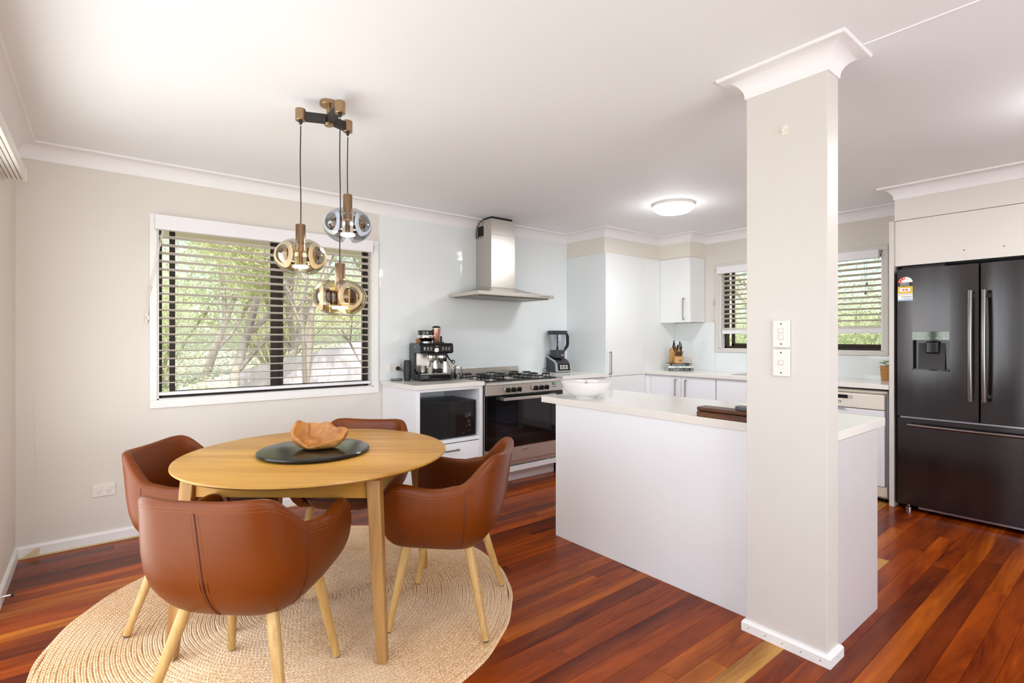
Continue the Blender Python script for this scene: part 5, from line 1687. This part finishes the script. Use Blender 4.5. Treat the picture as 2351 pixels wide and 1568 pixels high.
def knife(label, base, ln, w_, group, d=sl):
    c, s = math.cos(BA), math.sin(BA)
    wl = (5.010 + base[0] * c - base[1] * s, 3.395 + base[0] * s + base[1] * c, KZ + base[2])
    t = thing('kitchen_knife', label, 'knife', wl, BA, group)
    p = lambda q, o=0: d * q + Vector((0, -d.z, d.y)) * o
    pts = [(0, 1), (.15, 1.05), (.4, .85), (.7, .95), (.92, 1.15), (1, .8)]
    rows = []
    for q, k in pts:
        cc = p(q * ln, 0.002 * math.sin(q * 3))
        n = Vector((0, d.z, -d.y))
        rows.append([cc + Vector((w_ * .55 * math.cos(a), 0, 0)) + n * (w_ * k * math.sin(a)) for a in [2 * PI * j / 12 for j in range(12)]])
    obj('handle', MB().rings(rows), mHan, t, smooth=50, world=False)
    bl = p(-0.012)
    obj('bolster', MB().cyl(p(-0.004), p(0.006), w_ * .8, n=10), mSteel, t, world=False)


for lab, bx_, by_, bz_, ln_, w_ in (('large black kitchen knife, rear left in the knife block', .020, .030, .172, .095, .0105),
                                    ('black kitchen knife, middle left in the knife block', .024, .012, .152, .085, .0100),
                                    ('small black kitchen knife, front left in the knife block', .030, -.004, .128, .078, .0085),
                                    ('black handled scissors in the middle of the knife block', .058, .006, .140, .075, .0125),
                                    ('large black kitchen knife, rear right in the knife block', .088, .030, .170, .085, .0105),
                                    ('black kitchen knife, middle right in the knife block', .098, .012, .152, .082, .0100),
                                    ('small black kitchen knife, front right in the knife block', .100, -.004, .128, .072, .0085)):
    knife(lab, (bx_, by_, bz_), ln_, w_, 'large knives in the knife block')
d2 = Vector((0.12, -0.12, 0.98)).normalized()
words6 = ('first', 'second', 'third', 'fourth', 'fifth', 'sixth')
for k in range(6):
    knife('%s black steak knife from the left in the front slot row' % words6[k], (.034 + k * .0148, -.018, .080), .056, .0062, 'steak knives in the front row', d2)

# ------------------------------------------------------------------ plant basket
t = thing('potted_plant', 'small succulent in a woven basket beside the fridge panel', 'plant', (5.225, 1.425, BT))
mWov = M('woven_seagrass', '#b98b52', 0.85, var=0.35, scale=60, stretch=(1, 1, 6), bump=0.5, bscale=200)
bk = MB()
R0, R1, HB = 0.045, 0.056, 0.125
rows = []
for k in range(41):
    s = k / 40
    rr_ = R0 + (R1 - R0) * s
    rows.append([(5.225 + (rr_ + 0.0022 * math.sin(s * 10 * 2 * PI) + 0.0012 * math.sin(9 * a + k)) * math.cos(a), 1.425 + (rr_ + 0.0022 * math.sin(s * 10 * 2 * PI) + 0.0012 * math.sin(9 * a + k)) * math.sin(a), BT + HB * s) for a in [2 * PI * j / 36 for j in range(36)]])
obj('basket', bk.rings(rows, True, True, False), mWov, t, smooth=60)
obj('soil', MB().lathe([(R1 - 0.003, BT + HB - 0.012), (0.03, BT + HB - 0.006), (0.001, BT + HB - 0.005)], 5.225, 1.425, 24), M('dark_soil', '#2a1f18', 0.9, var=0.3, scale=80), t)
mLf = M('succulent_leaf', '#8aa653', 0.45, var=0.2, scale=30)
mSt = M('green_stem', '#6d7c3d', 0.5)
rp = random.Random(4)
for k in range(5):
    a = rp.uniform(0, 6.28)
    e = (5.225 + 0.035 * math.cos(a), 1.425 + 0.04 * math.sin(a), BT + HB + rp.uniform(0.02, 0.06))
    st_ = obj('stem', MB().tube([(5.225, 1.425, BT + HB - 0.006), ((5.225 + e[0]) / 2, (1.425 + e[1]) / 2, e[2] * .6 + (BT + HB) * .4), e], 0.0018, 6), mSt, t, smooth=True)
    for q in range(5):
        b_ = q * 1.256 + a
        obj('leaf', MB().sphere((e[0] + .012 * math.cos(b_), e[1] + .012 * math.sin(b_), e[2] + .003 * (q % 2)), 0.0095, 8, 6, (1 if abs(math.cos(b_)) > .6 else .7, 1 if abs(math.sin(b_)) > .6 else .7, .45)), mLf, st_, smooth=True)
# ------------------------------------------------------------------ garden
mGrass = M('dry_grass_bank', '#b0ab90', 0.9, var=0.3, scale=3, bump=0.4, bscale=40)
g = MB()
n = 24
rows = []
for j in range(n + 1):
    yy = -14 + 46 * j / n
    rows.append([(xx, yy, -0.5 + (0.045 * max(0, yy - 6)) + 0.05 * max(0, xx - 7) + 0.08 * math.sin(xx * .9) * math.sin(yy * .7)) for xx in [-16 + 46 * i / n for i in range(n + 1)]])
o = obj('garden_ground', g.rings(rows, False, False, False), mGrass, smooth=True)
o['kind'] = 'structure'

mLeaf = [M('olive_leaf', '#dadcae', 0.6, var=0.35, scale=1.2), M('yellow_green_leaf', '#ebe8b4', 0.6, var=0.3, scale=1.4), M('mid_green_leaf', '#bdc494', 0.6, var=0.35, scale=1.2), M('bright_bush_leaf', '#cfd8aa', 0.55, var=0.35, scale=2)]
for m_ in mLeaf:
    b = m_.node_tree.nodes['Principled BSDF']
    nt = m_.node_tree
    tl = nt.nodes.new('ShaderNodeBsdfTranslucent')
    mxs = nt.nodes.new('ShaderNodeMixShader')
    mxs.inputs[0].default_value = 0.4
    colsrc = b.inputs['Base Color'].links[0].from_socket
    nt.links.new(colsrc, tl.inputs[0])
    nt.links.new(b.outputs[0], mxs.inputs[1])
    nt.links.new(tl.outputs[0], mxs.inputs[2])
    outn = [q for q in nt.nodes if q.type == 'OUTPUT_MATERIAL'][0]
    nt.links.new(mxs.outputs[0], outn.inputs[0])
mBark = M('grey_bark', '#ab9f97', 0.9, var=0.35, scale=14, stretch=(1, 1, .3), bump=0.5, bscale=40)


def grow(rg, p, d, ln, r, depth, branches, tips):
    pts = [p]
    k = 4
    for i in range(k):
        d = (d + Vector((rg.uniform(-.22, .22), rg.uniform(-.22, .22), rg.uniform(-.05, .16)))).normalized()
        p = p + d * (ln / k)
        pts.append(p)
        if depth <= 1:
            tips.append((p, max(0.12, ln * .28)))
    branches.append((pts, [r * (1 - .45 * i / k) for i in range(k + 1)]))
    if depth == 0:
        return
    for i in range(rg.choice((2, 3, 3))):
        nd = (d + Vector((rg.uniform(-1, 1), rg.uniform(-1, 1), rg.uniform(-.25, .6))) * .95).normalized()
        q = pts[rg.choice((2, 3, 4))]
        grow(rg, q, nd, ln * rg.uniform(.58, .78), r * .52, depth - 1, branches, tips)


def leaves(m, rg, pts, n_, size):
    """needle-like sprays: every spray is a few slim leaves"""
    for _ in range(n_):
        c, s = rg.choice(pts)
        q = c + Vector((rg.gauss(0, 1), rg.gauss(0, 1), rg.gauss(0, .8))) * s
        ax = Vector((rg.uniform(-1, 1), rg.uniform(-1, 1), rg.uniform(-.3, 1))).normalized()
        si = ax.orthogonal().normalized()
        si = Matrix.Rotation(rg.uniform(0, 6.28), 3, ax) @ si
        l = size * rg.uniform(.6, 1.4)
        w_ = l * .13
        m.add([q - si * w_, q + ax * l * .5 - si * w_ * .3, q + ax * l, q + ax * l * .5 + si * w_], [(0, 1, 2, 3)])


def tree(name, label, loc, hgt, r, seed, mat, n_, size, lean=(0, 0), depth=3, group=None):
    rg = random.Random(seed)
    t = thing(name, label, 'tree', loc, 0, group)
    br, tips = [], []
    grow(rg, Vector(loc), Vector((lean[0], lean[1], 1)).normalized(), hgt * .45, r, depth, br, tips)
    m = MB()
    m.tube(br[0][0], br[0][1], 10)
    obj('trunk', m, mBark, t, smooth=True)
    m = MB()
    for pts, rs in br[1:]:
        m.tube(pts, rs, 6)
    obj('branches', m, mBark, t, smooth=True)
    m = MB()
    leaves(m, rg, tips, n_, size)
    obj('foliage', m, mat, t, kind='stuff')
    return t


G1 = 'trees outside the dining window'
for k, (lab, x, y, h_, r, sd, mi, n_, sz, ln) in enumerate((
        ('slim grey trunked tree just right of the window mullion', 2.15, 7.0, 4.6, .06, 21, 0, 30000, .055, (.12, 0)),
        ('thick leaning grey tree behind the left window pane', 1.55, 8.4, 5.4, .09, 8, 1, 32000, .058, (.10, .05)),
        ('low branching shrubby tree at the far left of the dining window', 0.35, 7.6, 3.6, .06, 14, 1, 30000, .055, (-.1, 0)),
        ('feathery young tree low at the right end of the dining window', 2.75, 6.6, 2.7, .04, 30, 1, 24000, .05, (.05, 0)),
        ('dense olive tree further back on the left', 0.6, 11.5, 6.2, .12, 41, 2, 30000, .10, (0, 0)),
        ('dense olive tree further back in the middle', 3.2, 12.5, 6.5, .12, 52, 0, 30000, .10, (0, 0)),
        ('tall pale green tree behind the fence on the right', 5.6, 13.0, 6.8, .13, 63, 2, 30000, .10, (0, 0)),
        ('round yellow green tree behind the fence', 1.9, 14.5, 6.5, .12, 77, 1, 30000, .11, (0, 0)))):
    tree('garden_tree', lab, (x, y, -0.45), h_, r, sd, mLeaf[mi], n_, sz, ln, 4 if y < 9 else 3, G1)


def bush(label, loc, rx, rz, seed, mat, n_, size, group):
    rg = random.Random(seed)
    t = thing('garden_bush', label, 'bush', loc, 0, group)
    st = MB()
    tips = []
    for k in range(16):
        d = Vector((rg.gauss(0, .6), rg.gauss(0, .6), 1)).normalized()
        e = Vector(loc) + Vector((d.x * rx, d.y * rx, d.z * rz * rg.uniform(.6, 1)))
        st.tube([loc, Vector(loc).lerp(e, .5) + Vector((0, 0, .1)), e], [.03, .02, .008], 6)
        for q in (.35, .55, .75, 1.0):
            tips.append((Vector(loc).lerp(e, q), rx * .26))
    obj('stems', st, mBark, t, smooth=True)
    m = MB()
    leaves(m, rg, tips, n_, size)
    obj('foliage', m, mat, t, kind='stuff')


for lab, x, y, h_, sd, mi in (('tall bright hedge bush at the far left behind the trees', -1.6, 13.5, 4.6, 101, 1), ('tall bright hedge bush behind the thick leaning tree', 1.2, 16.5, 5.2, 102, 3),
                           ('tall bright hedge bush far behind the fence', 4.2, 17.0, 5.4, 103, 1), ('tall bright hedge bush at the far right behind the fence', 7.8, 15.5, 5.0, 104, 3),
                           ('low rounded bush under the trees on the left', -0.2, 9.6, 1.9, 105, 1), ('low rounded bush in front of the fence', 1.05, 8.0, 1.0, 106, 3)):
    bush(lab, (x, y, -.2 + .03 * (y - 9)), h_ * .55, h_, sd, mLeaf[mi], 26000 if h_ > 3 else 14000, .12 if h_ > 3 else .06, 'bushes outside the dining window')
G2 = 'bushes outside the kitchen window'
bush('bright green bush outside the left half of the kitchen window', (8.6, 4.6, -.2), 1.5, 2.6, 1, mLeaf[3], 30000, .07, G2)
bush('tall pale green bush outside the middle of the kitchen window', (9.0, 2.9, -.2), 1.5, 3.4, 2, mLeaf[3], 30000, .07, G2)
bush('leafy green bush outside the right half of the kitchen window', (8.4, 1.6, -.2), 1.3, 2.5, 3, mLeaf[2], 28000, .07, G2)
bush('yellow green strappy bush low outside the right of the kitchen window', (7.2, 2.15, -.3), .7, 1.35, 4, mLeaf[1], 4000, .12, G2)
tree('garden_tree', 'tall shady tree beyond the kitchen window bushes', (12, 5.0, -.3), 6.5, .14, 91, mLeaf[2], 6500, .14, (0, 0), 3, 'trees outside the kitchen window')
tree('garden_tree', 'spreading tree beyond the right of the kitchen window', (12.5, 2.2, -.3), 6.2, .14, 92, mLeaf[0], 6500, .14, (0, 0), 3, 'trees outside the kitchen window')
# hedge seen only in the reflections of the fridge and the board
bush('green bush outside the sliding door', (-3.6, 2.6, -.3), 1.5, 2.2, 5, mLeaf[3], 3500, .12, 'bushes outside the sliding door')
bush('yellow green bush further along outside the sliding door', (-3.8, 0.6, -.3), 1.5, 2.2, 6, mLeaf[1], 3500, .12, 'bushes outside the sliding door')

# pale paling fence that climbs to the right
mFen = M('pale_grey_paling', '#ece4ea', 0.8, var=0.06, scale=8)
ft = thing('paling_fence', 'pale grey paling fence climbing behind the garden trees', 'fence', (2.6, 9.4, -.3))
pp = None
base_ = root_loc(ft)
npal = 60
for k in range(npal):
    x_ = 0.2 + k * 0.112
    y_ = 9.0 + 0.10 * (x_ - 1)
    top = 0.70 + 0.27 * (x_ - 1.5) - 0.018 * (x_ - 1.5) ** 2
    if pp is None:
        pp = obj('paling', MB().box(-0.053, 0.053, -0.009, 0.009, 0, 1.0), mFen, ft, world=False)
        o_ = pp
    else:
        o_ = pp.copy()
        COL.objects.link(o_)
    o_.location = Vector((x_, y_, -0.3)) - base_
    o_.scale = (1, 1, top + 0.3)
m = MB()
for hgt in (0.15, 0.75):
    m.tube([(x_, 9.03 + 0.10 * (x_ - 1), -0.3 + hgt * (0.6 + 0.27 * (x_ - 1.5) + .4)) for x_ in (0.2, 2.0, 4.0, 6.8)], 0.03, 4)
obj('fence_rail', m, mFen, ft)

# ------------------------------------------------------------------ lettering becomes plain mesh
dg = bpy.context.evaluated_depsgraph_get()
for o in [q for q in S.objects if q.type == 'FONT']:
    me = bpy.data.meshes.new_from_object(o.evaluated_get(dg))
    nm = o.name
    o.name = nm + '_curve'
    q = bpy.data.objects.new(nm, me)
    COL.objects.link(q)
    q.parent = o.parent
    q.location, q.rotation_euler, q.scale = o.location, o.rotation_euler, o.scale
    bpy.data.objects.remove(o)
